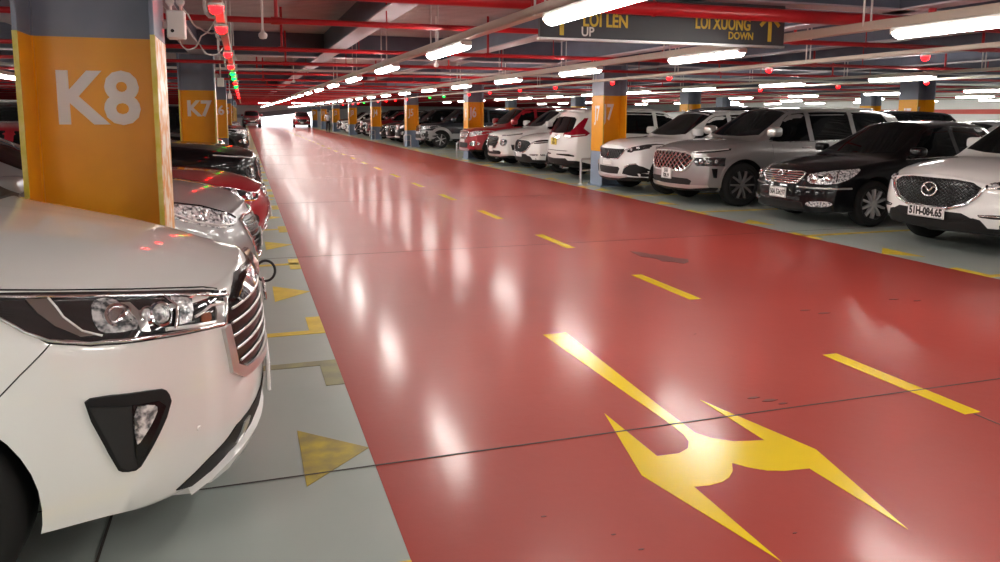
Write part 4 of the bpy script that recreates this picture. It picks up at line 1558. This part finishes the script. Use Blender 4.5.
def tray(x, y0, y1, z, label, m=M_cream, w=.09, h=.055, hang=True):
    t = empty('lamp_tray', (x, y0, z))
    tag(t, label, 'cable tray')
    MB().bbox(-w / 2, w / 2, 0, y1 - y0, 0, h, .006).build('channel', m, t)
    y = .8
    k = 0
    while hang and y < min(y1 - y0, 30):
        for s in (-1, 1):
            MB().cyl((s * w * .45, y, h * .5), (s * w * .45, y, ZC - z), .009, 8).build('hanger_rod', M_conduit, t)
        MB().box(-w * .62, w * .62, y - .02, y + .02, 0, .006).build('clamp', M_conduit, t)
        y += 3.3
        k += 1
    return t


R1, R2 = 2.10, 5.10
tray(R1, -8.6, 97, 2.266, 'cream cable tray over the left half of the red lane', h=.075)
tray(R2, -8.6, 97, 2.266, 'cream cable tray over the right half of the red lane', h=.075)
for k in range(-3, 25):  # row runs on unseen behind the camera, lamps added there for fill light
    yy = 4.46 + 3.67 * k
    lamp(R1, yy, 2.19, '%s lit tube lamp in the row over the left half of the lane' % ORD[k] if 0 <= k < 20 else 'lit tube lamp at an end of the left lane row', 1.52, group=None if 0 <= k < 20 else 'end lamps of the left lane row')
for k in range(-3, 26):  # likewise extended out of view behind the camera for fill light
    yy = 4.36 + 3.50 * k
    lamp(R2, yy, 2.19, '%s lit tube lamp in the row over the right half of the lane' % ORD[k] if 0 <= k < 20 else 'lit tube lamp at an end of the right lane row', 1.46, group=None if 0 <= k < 20 else 'end lamps of the right lane row')
lamp(2.05, 69.8, 2.375, 'lit tube lamp set crosswise over the far lane, the left one', 1.5, False)
lamp(4.75, 67.9, 2.375, 'lit tube lamp set crosswise over the far lane, the right one', 1.5, False)
tray(12.45, 3, 60, 2.337, 'cream cable tray behind the right row of parked cars')
for k in range(13):
    lamp(12.45, 5.0 + 3.6 * k, 2.26, '%s lit tube lamp in the row behind the right row of cars' % ORD[k], 1.6)
tray(20.4, 3, 60, 2.337, 'cream cable tray over the next lane on the right', hang=False)
for k in range(12):
    lamp(20.4, 9.0 + 3.9 * k, 2.26, '%s lit tube lamp over the next lane on the right' % ORD[k], 1.6)
tray(26.5, 3, 60, 2.337, 'cream cable tray over the farthest lane on the right', hang=False)
for k in range(9):
    lamp(26.5, 12 + 5.2 * k, 2.26, '%s lit tube lamp over the farthest lane on the right' % ORD[k], 1.6)
for k in range(10):
    lamp(-4.7, -4.5 + 3.9 * k, 2.26, '%s lit tube lamp in the row over the left parked cars' % ORD[k], 1.6)
tray(-4.7, -6, 45, 2.337, 'cream cable tray over the left row of parked cars', hang=False)
for k, y in enumerate((-3.4, .4, -7.0)):  # middle lamp follows the pillar's glare; the others are unseen added fill
    lamp(-2.3, y, 2.185, ('added fill tube lamp over the left bays well behind the camera', 'lit tube lamp over the left bays just behind the big white carrier', 'added fill tube lamp over the left bays by the back wall')[k], 1.6)
tray(-2.3, -8.4, 1.6, 2.262, 'short cream cable tray over the nearest left bays')
lampx = 32.5
tray(32.5, 0, 60, 2.337, 'cream cable tray beside the red banded right wall', hang=False)
for k in range(12):
    lamp(32.5, 3 + 3.9 * k, 2.26, '%s lit tube lamp beside the red banded right wall' % ORD[k], 1.6)
for k in range(6):
    lamp(-13.6, 6 + 5.0 * k, 2.26, '%s lit tube lamp over the lane left of the parked cars' % ORD[k], 1.6)

# bay lamps on their trays
tray(7.18, 1.2, 92, 2.235, 'cream cable tray carrying bay lamps along the right row', hang=True, w=.07, h=.05)
tray(-.13, 2.6, 60, 2.235, 'cream cable tray carrying bay lamps along the left row', hang=True, w=.07, h=.05)


def bay_lamp(x, y, z, led, label, group=None):
    t = empty('bay_lamp', (x, y, z))
    tag(t, label, 'bay lamp', group)
    MB().lathe([(.001, .035), (.045, .035), (.05, .028), (.05, .012), (.042, .010)], 16).build('housing', M_white, t, True)
    MB().lathe([(.044, .012), (.040, -.014), (.024, -.032), (.001, -.038)], 16).build('lens', led, t, True)
    return t


def bay_name(y):
    return y


RIGHT_SHORT = {}


# ------------------------------------------------------------------ overhead sign
sg = empty('overhead_sign', (3.765, 6.42, 2.2))
tag(sg, 'charcoal overhead sign with yellow arrows and up and down lettering', 'sign')
MB().bbox(-1.275, 1.275, -.03, .03, .02, .40, .006).build('sign_panel', M_sign, sg)
mb = MB()
mb.box(-1.28, 1.28, -.034, .034, 0, .02)
mb.build('bottom_trim', M_alu, sg)
fx = -.0335
ex, ez = (1, 0, 0), (0, 0, 1)
text_mesh('sign_lettering', 'LỐI LÊN', .155, M_signy, sg, (-.65, fx, .175), ex, ez, .004, .004, narrow=.82)
text_mesh('sign_lettering', 'UP', .115, M_signw, sg, (-.825, fx, .075), ex, ez, .004, .002, narrow=.9)
text_mesh('sign_lettering', 'LỐI XUỐNG', .155, M_signy, sg, (.575, fx, .20), ex, ez, .004, .004, narrow=.72)
text_mesh('sign_lettering', 'DOWN', .095, M_signy, sg, (.775, fx, .095), ex, ez, .004, .002, narrow=.88)
for (ax, az) in ((-1.075, .04), (1.10, .055)):
    mb = MB()
    Mx = frame_matrix((ax, fx + .002, az), (1, 0, 0), (0, 0, 1), (0, -1, 0))
    mb.prism([(-.02, 0), (.02, 0), (.02, .21), (.095, .135), (.118, .16), (0, .275), (-.118, .16), (-.095, .135), (-.02, .21)], Mx, .004)
    mb.build('arrow_symbol', M_signy, sg)
for x in (-1.0, 1.0):
    MB().cyl((x, 0, .40), (x, 0, ZC - 2.2), .010, 8).build('hanger_rod', M_conduit, sg)

# emergency light on the first pillar and its neighbours
em = empty('emergency_light', (-.352, 5.02, 1.98))
tag(em, 'white twin spot emergency light box fixed beside pillar K8', 'emergency light')
MB().box(-.072, -.05, -.02, .02, .06, .10).build('bracket', M_white, em)
MB().bbox(-.052, .052, -.045, .045, 0, .165, .008).build('battery_box', M_white, em)
for s in (-1, 1):
    MB().lathe([(.001, .012), (.020, .012), (.026, 0), (.018, -.03), (.001, -.034)], 16, frame_matrix((s * .028, -.02, .215), (1, 0, 0), Vector((0, .35, .94)).normalized(), Vector((0, -.94, .35)).normalized())).build('spot_head', M_white, em, True)
    MB().cyl((s * .028, 0, .16), (s * .028, -.01, .20), .008, 8).build('swivel', M_white, em)
MB().cyl((-.02, -.0452, .045), (-.02, -.048, .045), .010, 12).build('test_button', M_ink, em)
for k, (x, y, z0) in enumerate(((-.36, 15.1, 2.02), (-.36, 25.4, 1.98))):
    t = empty('wall_box', (x, y, z0))
    tag(t, ('pale switch box with conduit hanging beside pillar K7', 'pale switch box with conduit hanging beside pillar K6')[k], 'switch box')
    MB().bbox(-.06, .06, -.04, .04, 0, .16, .006).build('box', M_white, t)
    MB().cyl((0, 0, .16), (0, 0, ZC - z0), .014, 8).build('conduit', M_conduit, t)
# conduits dropping beside the left tray
for k, (x, y) in enumerate(((-.24, 6.3), (-.22, 8.2), (-.26, 10.5), (-.24, 13.4))):
    o = MB().tube([(x, y, ZC), (x, y, 2.34), (x + .01, y, 2.29), (x + .03, y, 2.265), (-.172, y, 2.26)], .013, 8).build('conduit_drop', M_conduit, None, True)
    tag(o, '%s pale conduit bending down to the left bay lamp tray' % ORD[k], 'conduit')
for k, P in enumerate(([(-.72, 7.0, 2.61), (-.5, 7.2, 2.55), (-.42, 7.4, 2.40), (-.34, 7.5, 2.30), (-.172, 7.6, 2.28)], [(-.72, 8.5, 2.61), (-.55, 8.6, 2.5), (-.40, 8.8, 2.26), (-.30, 8.9, 2.16), (-.172, 9.0, 2.25)], [(-.2, 8.0, 2.45), (-.36, 8.3, 2.3), (-.46, 8.6, 2.2), (-.62, 9.4, 2.3), (-.7, 9.6, 2.6)])):
    pts = []
    for i in range(len(P) - 1):
        for j in range(5):
            a, b = Vector(P[i]), Vector(P[i + 1])
            q = a.lerp(b, j / 5)
            q.z -= .03 * math.sin(math.pi * j / 5)
            pts.append(q)
    pts.append(Vector(P[-1]))
    o = MB().tube(pts, .007, 6).build('loose_cable', M_conduit, None, True)
    tag(o, ('loose pale cable looping above the left row, the nearest', 'loose pale cable sagging lowest above the left row', 'loose pale cable climbing to the left ceiling beam')[k], 'cable')

# ------------------------------------------------------------------ cars: the big one in front
PI = math.pi
mpv = kind_mpv('big white people carrier parked nose out beside pillar K8')
mpv.glass()
mpv.wheels('five')
mpv.mirrors(z=1.30)
mpv.doors([[(-1.75, .42), (-1.78, 1.02)], [(-2.7, .36), (-2.72, 1.05)], [(-3.6, .5), (-3.62, 1.05)]], handles=[(-2.5, .96), (-3.4, .98)])

hl = mpv.patch('headlight', [(1.31, 1.035), (1.204, 1.020), (1.116, 1.011), (.965, .986), (.759, .952), (.531, .919), (.437, .901), (.464, .876), (.492, .788), (.618, .803), (.813, .822), (.970, .834), (1.063, .859), (1.111, .905), (1.142, .945), (1.21, 1.0)], M_lamp, a=45, off=.006, step=.03)


def kids(objs, parents=hl):
    for o, p in zip(objs, parents):
        o.parent = p


kids(mpv.strip('chrome_lower', [(1.22, .995), (1.177, .972), (1.144, .943), (1.105, .900), (1.060, .868), (.969, .843), (.812, .833), (.617, .814), (.498, .799)], M_chrome, .0065, a=45, off=.012, step=.02))
kids(mpv.strip('chrome_upper', [(1.20, 1.010), (1.122, .998), (.977, .972), (.775, .938), (.556, .906), (.447, .887)], M_chrome, .0055, a=45, off=.012, step=.02))
kids(mpv.strip('inner_edge', [(.472, .880), (.502, .800)], M_chrome, .010, a=45, off=.012, step=.02))
kids(mpv.patch('running_lamp', [(1.072, .984), (1.018, .975), (1.008, .923), (.977, .880), (.945, .862), (.985, .864), (1.036, .905), (1.062, .945)], mat('smoked_lamp_glass', (.22, .18, .17), .15, .4, 1.0), a=45, off=.012, step=.03))
kids(mpv.strip('running_lamp_edge', [(1.018, .975), (1.008, .923), (.977, .880), (.935, .858)], M_led, .0035, a=45, off=.014, step=.02))
kids(mpv.patch('reflector', [(.912, .949), (.852, .948), (.833, .933), (.835, .868), (.893, .860), (.937, .867), (.942, .902)], M_lens, a=45, off=.012, step=.03, rnd=1))
lamp_inner(mpv, .872, .905, .036, 45, parents=hl, m=M_chrome)
lamp_inner(mpv, .80, .898, .024, 45, parents=hl, m=M_lens)
lamp_inner(mpv, .760, .893, .034, 45, parents=hl, m=M_lens)
kids(mpv.patch('lamp_module', [(.835, .928), (.808, .924), (.812, .850), (.838, .856)], M_satin, a=45, off=.014, step=.03))
kids(mpv.patch('lamp_module', [(.675, .917), (.625, .908), (.662, .848), (.715, .848)], M_lens, a=45, off=.014, step=.03))
kids(mpv.strip('lamp_rib', [(.64, .858), (.56, .875), (.49, .868)], M_led, .006, a=45, off=.012, step=.02))
kids(mpv.strip('lamp_rib', [(.76, .845), (.65, .830), (.55, .818)], M_led, .007, a=45, off=.012, step=.02))
kids(mpv.strip('lamp_rib', [(.690, .920), (.730, .842)], M_chrome, .006, a=45, off=.016, step=.02))
kids(mpv.patch('indicator', [(.61, .862), (.565, .858), (.57, .825), (.615, .828)], mat('dim_amber_bulb', (.30, .10, .05), .2, 0, 1), a=45, off=.012, step=.03, rnd=1))
kids(mpv.patch('lamp_corner', [(.53, .885), (.485, .872), (.505, .806), (.545, .812)], M_satin, a=45, off=.012, step=.03))
fb = mpv.patch('fog_bezel', [(1.005, .660), (.979, .679), (.796, .659), (.776, .645), (.763, .595), (.852, .448), (.876, .410), (.914, .414), (.932, .429)], M_clad, a=45, off=.012, step=.03, rnd=1)
kids(mpv.patch('fog_facet', [(.990, .652), (.893, .630), (.892, .499), (.884, .424), (.908, .424), (.922, .438)], mat('matt_black_plastic', (.015, .015, .016), .7), a=45, off=.020, step=.03, depth=.012), fb)
kids(mpv.patch('fog_recess', [(.889, .632), (.81, .622), (.787, .598), (.865, .45), (.886, .43)], M_gloss, a=45, off=.014, step=.03), fb)
fl_ = mpv.patch('fog_lens', [(.889, .625), (.832, .620), (.815, .602), (.834, .563), (.872, .510), (.888, .502)], M_lens, a=45, off=.020, step=.03, rnd=1)
kids(fl_, fb)
# grille, its slats and frame
GM = [(0, .925), (.20, .938), (.32, .935), (.43, .905), (.495, .872), (.54, .785), (.522, .615), (.475, .580), (.25, .570), (0, .566)]
gfull = GM + [(-y, z) for y, z in GM[::-1][1:-1]]
gp = mpv.patch('grille', gfull, M_gloss, mirror=False, off=.004, step=.04)[0]
for i in range(6):
    z = .850 - i * .050
    w_ = .475 + .05 * (1 - abs(i - 1.6) / 3.5)
    for o in mpv.strip('grille_slat', [(-w_, z - .012), (-.25, z), (0, z + .004), (.25, z), (w_, z - .012)], M_satin, .0055, off=.010, mirror=False, flat=.8):
        o.parent = gp
for o in mpv.patch('grille_brow', [(0, .915), (.22, .922), (.36, .903), (.475, .868), (.45, .852), (.22, .878), (0, .884), (-.22, .878), (-.45, .852), (-.475, .868), (-.36, .903), (-.22, .922)], M_chrome, mirror=False, off=.030, step=.03, depth=.03):
    o.parent = gp
mpv.patch('grille_frame', [(.568, .783), (.535, .79), (.514, .632), (.46, .602), (.25, .590), (0, .587), (0, .555), (.25, .557), (.48, .566), (.552, .612)], M_satin, off=.016, step=.03)
oval_badge(mpv, 0, .79, .055, M_chrome)
mpv.patch('lower_intake', [(0, .44), (.25, .425), (.50, .390), (.62, .332), (.715, .268), (.64, .242), (.50, .290), (0, .325)], M_clad, off=.005, step=.03)
mpv.patch('lower_lip', [(0, .322), (.35, .305), (.50, .285), (.655, .243), (.60, .228), (.45, .232), (0, .25)], M_pmpv, off=.030, step=.03, depth=.05)
mpv.patch('intake_fin', [(.40, .385), (.445, .378), (.47, .31), (.43, .31)], M_satin, off=.012, step=.03)
mpv.strip('bumper_seam', [(1.059, .858), (1.129, .776), (1.172, .72), (1.214, .668), (1.235, .64)], M_gloss, .0022, a=45, off=.0, step=.02, n=5)
mpv.strip('hood_seam', [(1.31, 1.046), (1.204, 1.030), (1.112, 1.020), (.962, .994), (.754, .960), (.506, .925), (.47, .915)], M_gloss, .0035, a=45, off=0, step=.02, n=5)
for sg_ in (1, -1):
    h, nn = mpv.cast(sg_ * .653, .469, sg_ * R(45))
    MB().lathe([(.010, -.004), (.0098, .0022), (.008, .0035), (.001, .0035)], 18, frame_matrix(h, nn.orthogonal().normalized(), nn.cross(nn.orthogonal().normalized()), nn)).build('parking_sensor', M_pwhite, mpv.root, True)
cw = mpv.patch('cowl', [(1.0, -1.9), (1.0, 0), (1.0, 1.9), (1.13, 1.95), (1.11, 0), (1.13, -1.95)], M_clad, mode='param', mirror=False, off=.012, step=.08, scale=(1, .33))
for sy in (-.35, .30):
    P_ = [mpv.P(1.10 + .32 * i / 8, 8.2 - .9 * (i / 8), -1) for i in range(9)]
    MB().tube([p + Vector((0, sy + .35, .02)) for p in P_], .010, 6).build('wiper', M_clad, mpv.root, True)
mpv.plate(0, .475, .47, .12, '')
mb = MB().tube([(.03 + .046 * math.cos(a), .58 + .012 * math.sin(a), .757 + .05 * math.sin(a)) for a in [2 * PI * i / 28 for i in range(28)]], .0065, 8, True)
mb.tube([(-.016, .58, .757), (-.12, .57, .75), (-.22, .57, .74)], .007, 8)
mb.build('rubber_loop', M_ink, mpv.root, True)

mpv.place(.05, 3.42, 0)

# ------------------------------------------------------------------ cars in the right row
cx = kind_crossover('white crossover with winged badge and plate 51H-084.65', '51H-084.65')
cx.place(7.46, 6.80, PI)
cam_ = kind_oldsedan('black sedan with chrome bar grille beside the white winged badge crossover')
cam_.place(7.38, 9.33, PI)
sf = kind_lattice_suv('grey sport utility car with silver diamond lattice grille and square plate', M_pgrey, plate=('51H', '728.19'))
sf.place(7.09, 11.95, PI)
pg = kind_claw_suv('pearl white sport utility car parked just in front of pillar J7')
pg.place(6.98, 14.08, PI)
xt = kind_rear_suv('white sport utility car parked tail out behind pillar J7')
xt.place(7.12 + 4.64, 17.30, 0)
mz = kind_crossover('white crossover parked next beyond the tail out white car', None)
mz.place(7.15, 19.85, PI)
hy = kind_lattice_suv('white sport utility car with round lower lamps beside the red truck', M_pwhite, 1)
hy.place(7.10, 22.20, PI)
rd = kind_offroader('tall red off roader with chrome grille in front of pillar J6', M_pred, 'off_road_car')
rd.place(6.82, 24.45, PI)
zc = kind_offroader('black off roader with silver lower body alone before pillar J5', M_pblue, 'off_road_car', two=True)
zc.place(7.55, 34.75, PI)

# ------------------------------------------------------------------ cars in the left row
sv = kind_saloon('silver sedan parked behind pillar K8', M_psilver, dz=.09)
sv.place(.10, 6.85, 0)
lx = kind_saloon('bright red sedan with a pinched grille beside the silver one', M_pred, True)
lx.place(.26, 9.40, 0)


def again(src, label, x, y, rz, old=None, new=None, group=None):
    r = copy_tree(src.root)
    r.location = (x, y, 0)
    r.rotation_euler = (0, 0, rz)
    tag(r, label, 'car', group)
    if new:
        repaint(r, old, new)
    return r


again(hy, 'black sport utility car parked beyond the red sedan in the left row', .22, 11.95, 0, M_pwhite, M_pblack)
again(hy, 'dark car set back just beyond pillar K7', -.35, 17.3, 0, M_pwhite, M_pblack)
again(lx, 'dark red sedan set back beyond pillar K7', -.40, 19.85, 0, M_pred, M_pdred)
again(rd, 'black off roader with chrome grille nosing out beyond pillar K6', .18, 28.0, 0, M_pred, M_pblack)
again(mz, 'white crossover nosing out two bays beyond pillar K6', .10, 30.4, 0)
again(sv, 'black sedan nosing out before pillar K5', .05, 33.0, 0, M_psilver, M_pblack)
again(hy, 'white sport utility car far along the left row beyond pillar K5', -.1, 38.1, 0)
again(rd, 'dark red off roader far along the left row', -.1, 43.3, 0, M_pred, M_pdred)
again(sv, 'silver sedan far along the left row', -.2, 51, 0)

again(rd, 'black off roader with bright grille just beyond pillar J5', 7.2, 38.0, PI, M_pred, M_pblack)
again(hy, 'black sport utility car second beyond pillar J5', 7.2, 40.6, PI, M_pwhite, M_pblack)
again(mz, 'black crossover third beyond pillar J5', 7.3, 43.2, PI, M_pwhite, M_pblack)
again(hy, 'dark red car just beyond pillar J4', 7.3, 48.5, PI, M_pwhite, M_pdred)
again(rd, 'black off roader second beyond pillar J4', 7.3, 51.0, PI, M_pred, M_pblack)
again(mz, 'black crossover third beyond pillar J4', 7.3, 53.5, PI, M_pwhite, M_pblack)
again(sv, 'white sedan just beyond pillar J3', 7.3, 59.0, PI, M_psilver, M_pwhite)
again(mz, 'white crossover second beyond pillar J3', 7.2, 61.6, PI)
again(hy, 'black sport utility car third beyond pillar J3', 7.3, 64.2, PI, M_pwhite, M_pblack)
# two cars standing at the far end
again(hy, 'red sport utility car facing the camera at the far end of the lane', 6.05, 86.0, R(-90) - .05, M_pwhite, M_pred)
again(rd, 'dark car facing the camera at the far left end of the lane', .95, 84.0, R(-90) + .03, M_pred, M_pdred)
# back to back row behind
BACK = [(xt, M_pwhite, M_psilver, 'silver'), (sf, M_pgrey, M_pwhite, 'white'), (pg, M_ppearl, M_pblack, 'black'), (cx, None, None, None)]
bl = [(6.8, hy, M_pwhite, M_pblack, 'black sport utility car back to back with the winged badge crossover'),
      (9.35, sf, M_pgrey, M_pwhite, 'white sport utility car back to back with the black sedan'),
      (11.9, sv, M_psilver, M_psilver, 'silver sedan back to back with the lattice grille car'),
      (13.95, mz, M_pwhite, M_pblack, 'black crossover back to back with the pearl white car'),
      (4.3, mz, M_pwhite, M_psilver, 'silver crossover in the back row nearest the camera'),
      (17.3, hy, M_pwhite, M_pwhite, 'white sport utility car in the back row beyond pillar I7'),
      (19.9, rd, M_pred, M_pblack, 'black off roader in the back row beyond pillar I7'),
      (22.4, mz, M_pwhite, M_pwhite, 'white crossover in the back row before pillar I6'),
      (28.0, hy, M_pwhite, M_pblack, 'black car in the back row beyond pillar I6'),
      (30.5, mz, M_pwhite, M_pwhite, 'white car in the back row seen across the empty bays'),
      (33.1, hy, M_pwhite, M_psilver, 'silver car in the back row behind the two tone off roader')]
for (y, src, a, b, lab) in bl:
    L = src.sp['L']
    again(src, lab, 12.55 + L, y, 0, a, b)
for k, (y, src, a, b, lab) in enumerate([(4.0, hy, M_pwhite, M_psilver, 'silver car far right across the next lane, nearest the camera'), (6.7, mz, M_pwhite, M_pwhite, 'white car far right across the next lane'),
                                         (9.4, rd, M_pred, M_pblack, 'black off roader far right across the next lane'), (12.2, hy, M_pwhite, M_pwhite, 'white tall car far right across the next lane')]):
    again(src, lab, 24.2, y, PI, a, b)
again(hy, 'black car parked across the lane on the far left', -9.8, 8.6, R(180), M_pwhite, M_pblack)
again(rd, 'dark off roader parked far left behind pillar K8', -9.8, 11.4, R(180), M_pred, M_pblack)
again(mz, 'black crossover far left behind the silver sedan', -9.8, 14.0, R(180), M_pwhite, M_pblack)

# ------------------------------------------------------------------ bay lamps
for (y, led, lab) in ((5.2, M_ledr, 'red bay lamp hanging over the left row nearest the camera'), (6.45, M_ledr, 'red bay lamp over the nose of the silver sedan'), (9.2, M_ledr, 'red bay lamp over the nose of the red sedan'),
                      (11.6, M_ledr, 'red bay lamp over the black crossover in the left row'), (13.7, M_ledg, 'green bay lamp just before pillar K7'), (15.6, M_ledg, 'green bay lamp level with pillar K7'),
                      (18.1, M_ledr, 'red bay lamp just beyond pillar K7'), (20.3, M_ledg, 'third green bay lamp in the left string'), (24.0, M_ledr, 'red bay lamp level with pillar K6'),
                      (27.6, M_ledr, 'red bay lamp beyond pillar K6'), (31, M_ledr, 'small red bay lamp far along the left string'), (35, M_ledr, 'last red bay lamp seen in the left string')):
    bay_lamp(-.13, y, 2.19, led, lab)
rl = [(6.72, 1, 'red bay lamp over the winged badge crossover'), (9.4, 1, 'red bay lamp over the black sedan with chrome bars'), (12.13, 1, 'red bay lamp over the lattice grille car'), (14.35, 1, 'red bay lamp over the pearl white car'),
      (17.4, 1, 'red bay lamp over the tail out white car'), (19.9, 1, 'red bay lamp over the white crossover beyond the tail out car'), (22.6, 1, 'red bay lamp over the car with round lower lamps'),
      (24.9, 1, 'red bay lamp over the tall red off roader'), (28.3, 0, 'green bay lamp over the first empty bay'), (30.6, 0, 'green bay lamp over the second empty bay'), (35.2, 1, 'red bay lamp over the two tone off roader'),
      (38, 1, 'red bay lamp over the off roader beyond pillar J5'), (40.6, 1, 'red bay lamp second beyond pillar J5'), (43.2, 1, 'red bay lamp third beyond pillar J5'), (48.5, 0, 'green bay lamp just beyond pillar J4'),
      (51, 1, 'red bay lamp second beyond pillar J4'), (53.5, 1, 'red bay lamp third beyond pillar J4'), (59, 1, 'red bay lamp just beyond pillar J3')]
for (y, red, lab) in rl:
    bay_lamp(7.18, y, 2.19, M_ledr if red else M_ledg, lab)
for (x, y, lab) in ((12.9, 6.6, 'red bay lamp over the back row nearest the camera'), (12.9, 9.4, 'red bay lamp second along the back row'), (12.9, 12.0, 'red bay lamp third along the back row'), (12.9, 14.4, 'red bay lamp fourth along the back row'),
                    (12.9, 17.2, 'red bay lamp fifth along the back row'), (16.6, 7.4, 'red bay lamp far right above the back row roofs')):
    bay_lamp(x, y, 2.2, M_ledr, lab)
tray(12.9, 2, 40, 2.245, 'slim cream tray carrying bay lamps along the back row', w=.05, h=.04, hang=False)

# ------------------------------------------------------------------ the person far down the lane
def skin(name, joints, edges, m, parent, lvl=2):
    me = bpy.data.meshes.new(name)
    me.from_pydata([j[:3] for j in joints], edges, [])
    o = bpy.data.objects.new(name, me)
    COL.objects.link(o)
    md = o.modifiers.new('skin', 'SKIN')
    md.use_smooth_shade = True
    for i, j in enumerate(joints):
        me.skin_vertices[0].data[i].radius = (j[3], j[4] if len(j) > 4 else j[3])
    me.skin_vertices[0].data[0].use_root = True
    sb = o.modifiers.new('sub', 'SUBSURF')
    sb.levels = lvl
    sb.render_levels = lvl
    dg = bpy.context.evaluated_depsgraph_get()
    dg.update()
    m2 = bpy.data.meshes.new_from_object(o.evaluated_get(dg))
    o.modifiers.clear()
    o.data = m2
    m2.materials.clear()
    m2.materials.append(m)
    o.parent = parent
    return o


pe = empty('person', (6.55, 64.0, 0), R(8))
tag(pe, 'person in white shirt and black trousers walking far down the lane', 'person')
bj = [(0, 0, .93, .13, .10), (0, .01, 1.12, .125, .095), (0, .015, 1.30, .15, .10), (0, .01, 1.43, .09, .08), (0, 0, 1.50, .05), (0, -.015, 1.56, .065, .075), (0, -.02, 1.64, .078, .092), (0, -.01, 1.71, .06, .07),
      (.17, .01, 1.40, .055), (.24, .03, 1.14, .042), (.22, -.08, .92, .033), (.215, -.10, .86, .022, .035),
      (-.17, .01, 1.40, .055), (-.25, .02, 1.15, .042), (-.20, -.14, .98, .033), (-.19, -.17, .93, .022, .035),
      (.09, 0, .86, .085), (.10, -.06, .48, .058), (.10, .04, .10, .042), (.10, -.08, .04, .035),
      (-.09, 0, .86, .085), (-.10, .02, .48, .058), (-.10, .16, .12, .042), (-.10, .06, .04, .035)]
be_ = [(0, 1), (1, 2), (2, 3), (3, 4), (4, 5), (5, 6), (6, 7), (3, 8), (8, 9), (9, 10), (10, 11), (3, 12), (12, 13), (13, 14), (14, 15), (0, 16), (16, 17), (17, 18), (18, 19), (0, 20), (20, 21), (21, 22), (22, 23)]
skin('body', bj, be_, M_skin, pe)
grow = lambda ids, d: [tuple(list(bj[i][:3]) + [r + d for r in bj[i][3:]]) for i in ids]
skin('shirt', grow([1, 0, 2, 3, 8, 9, 12, 13], .018), [(0, 1), (0, 2), (2, 3), (3, 4), (4, 5), (3, 6), (6, 7)], M_shirt, pe)
skin('trousers', grow([0, 16, 17, 18, 20, 21, 22], .02), [(0, 1), (1, 2), (2, 3), (0, 4), (4, 5), (5, 6)], M_trou, pe)
MB().superq((0, .005, 1.695), (.092, .108, .075), .9, 18, 10).build('hair', M_hair, pe, True)
for s in (-1, 1):
    MB().superq((s * .10, -.06 if s > 0 else .08, .045), (.05, .13, .045), .7, 14, 8).build('shoe', M_ink, pe, True)
    # fingers as five short chains
    hx, hy_, hz = (.215, -.105, .835) if s > 0 else (-.19, -.18, .905)
    for f in range(5):
        o_ = (f - 1.5) * .017
        ln = (.075, .085, .08, .065, .05)[f]
        mb = MB().tube([(hx + s * .0, hy_ + o_, hz), (hx + s * .005, hy_ + o_ - .008, hz - ln * .55), (hx - s * .012, hy_ + o_ - .01, hz - ln)], [.009, .008, .006], 6)
        mb.build('finger' if f < 4 else 'thumb', M_skin, pe, True)
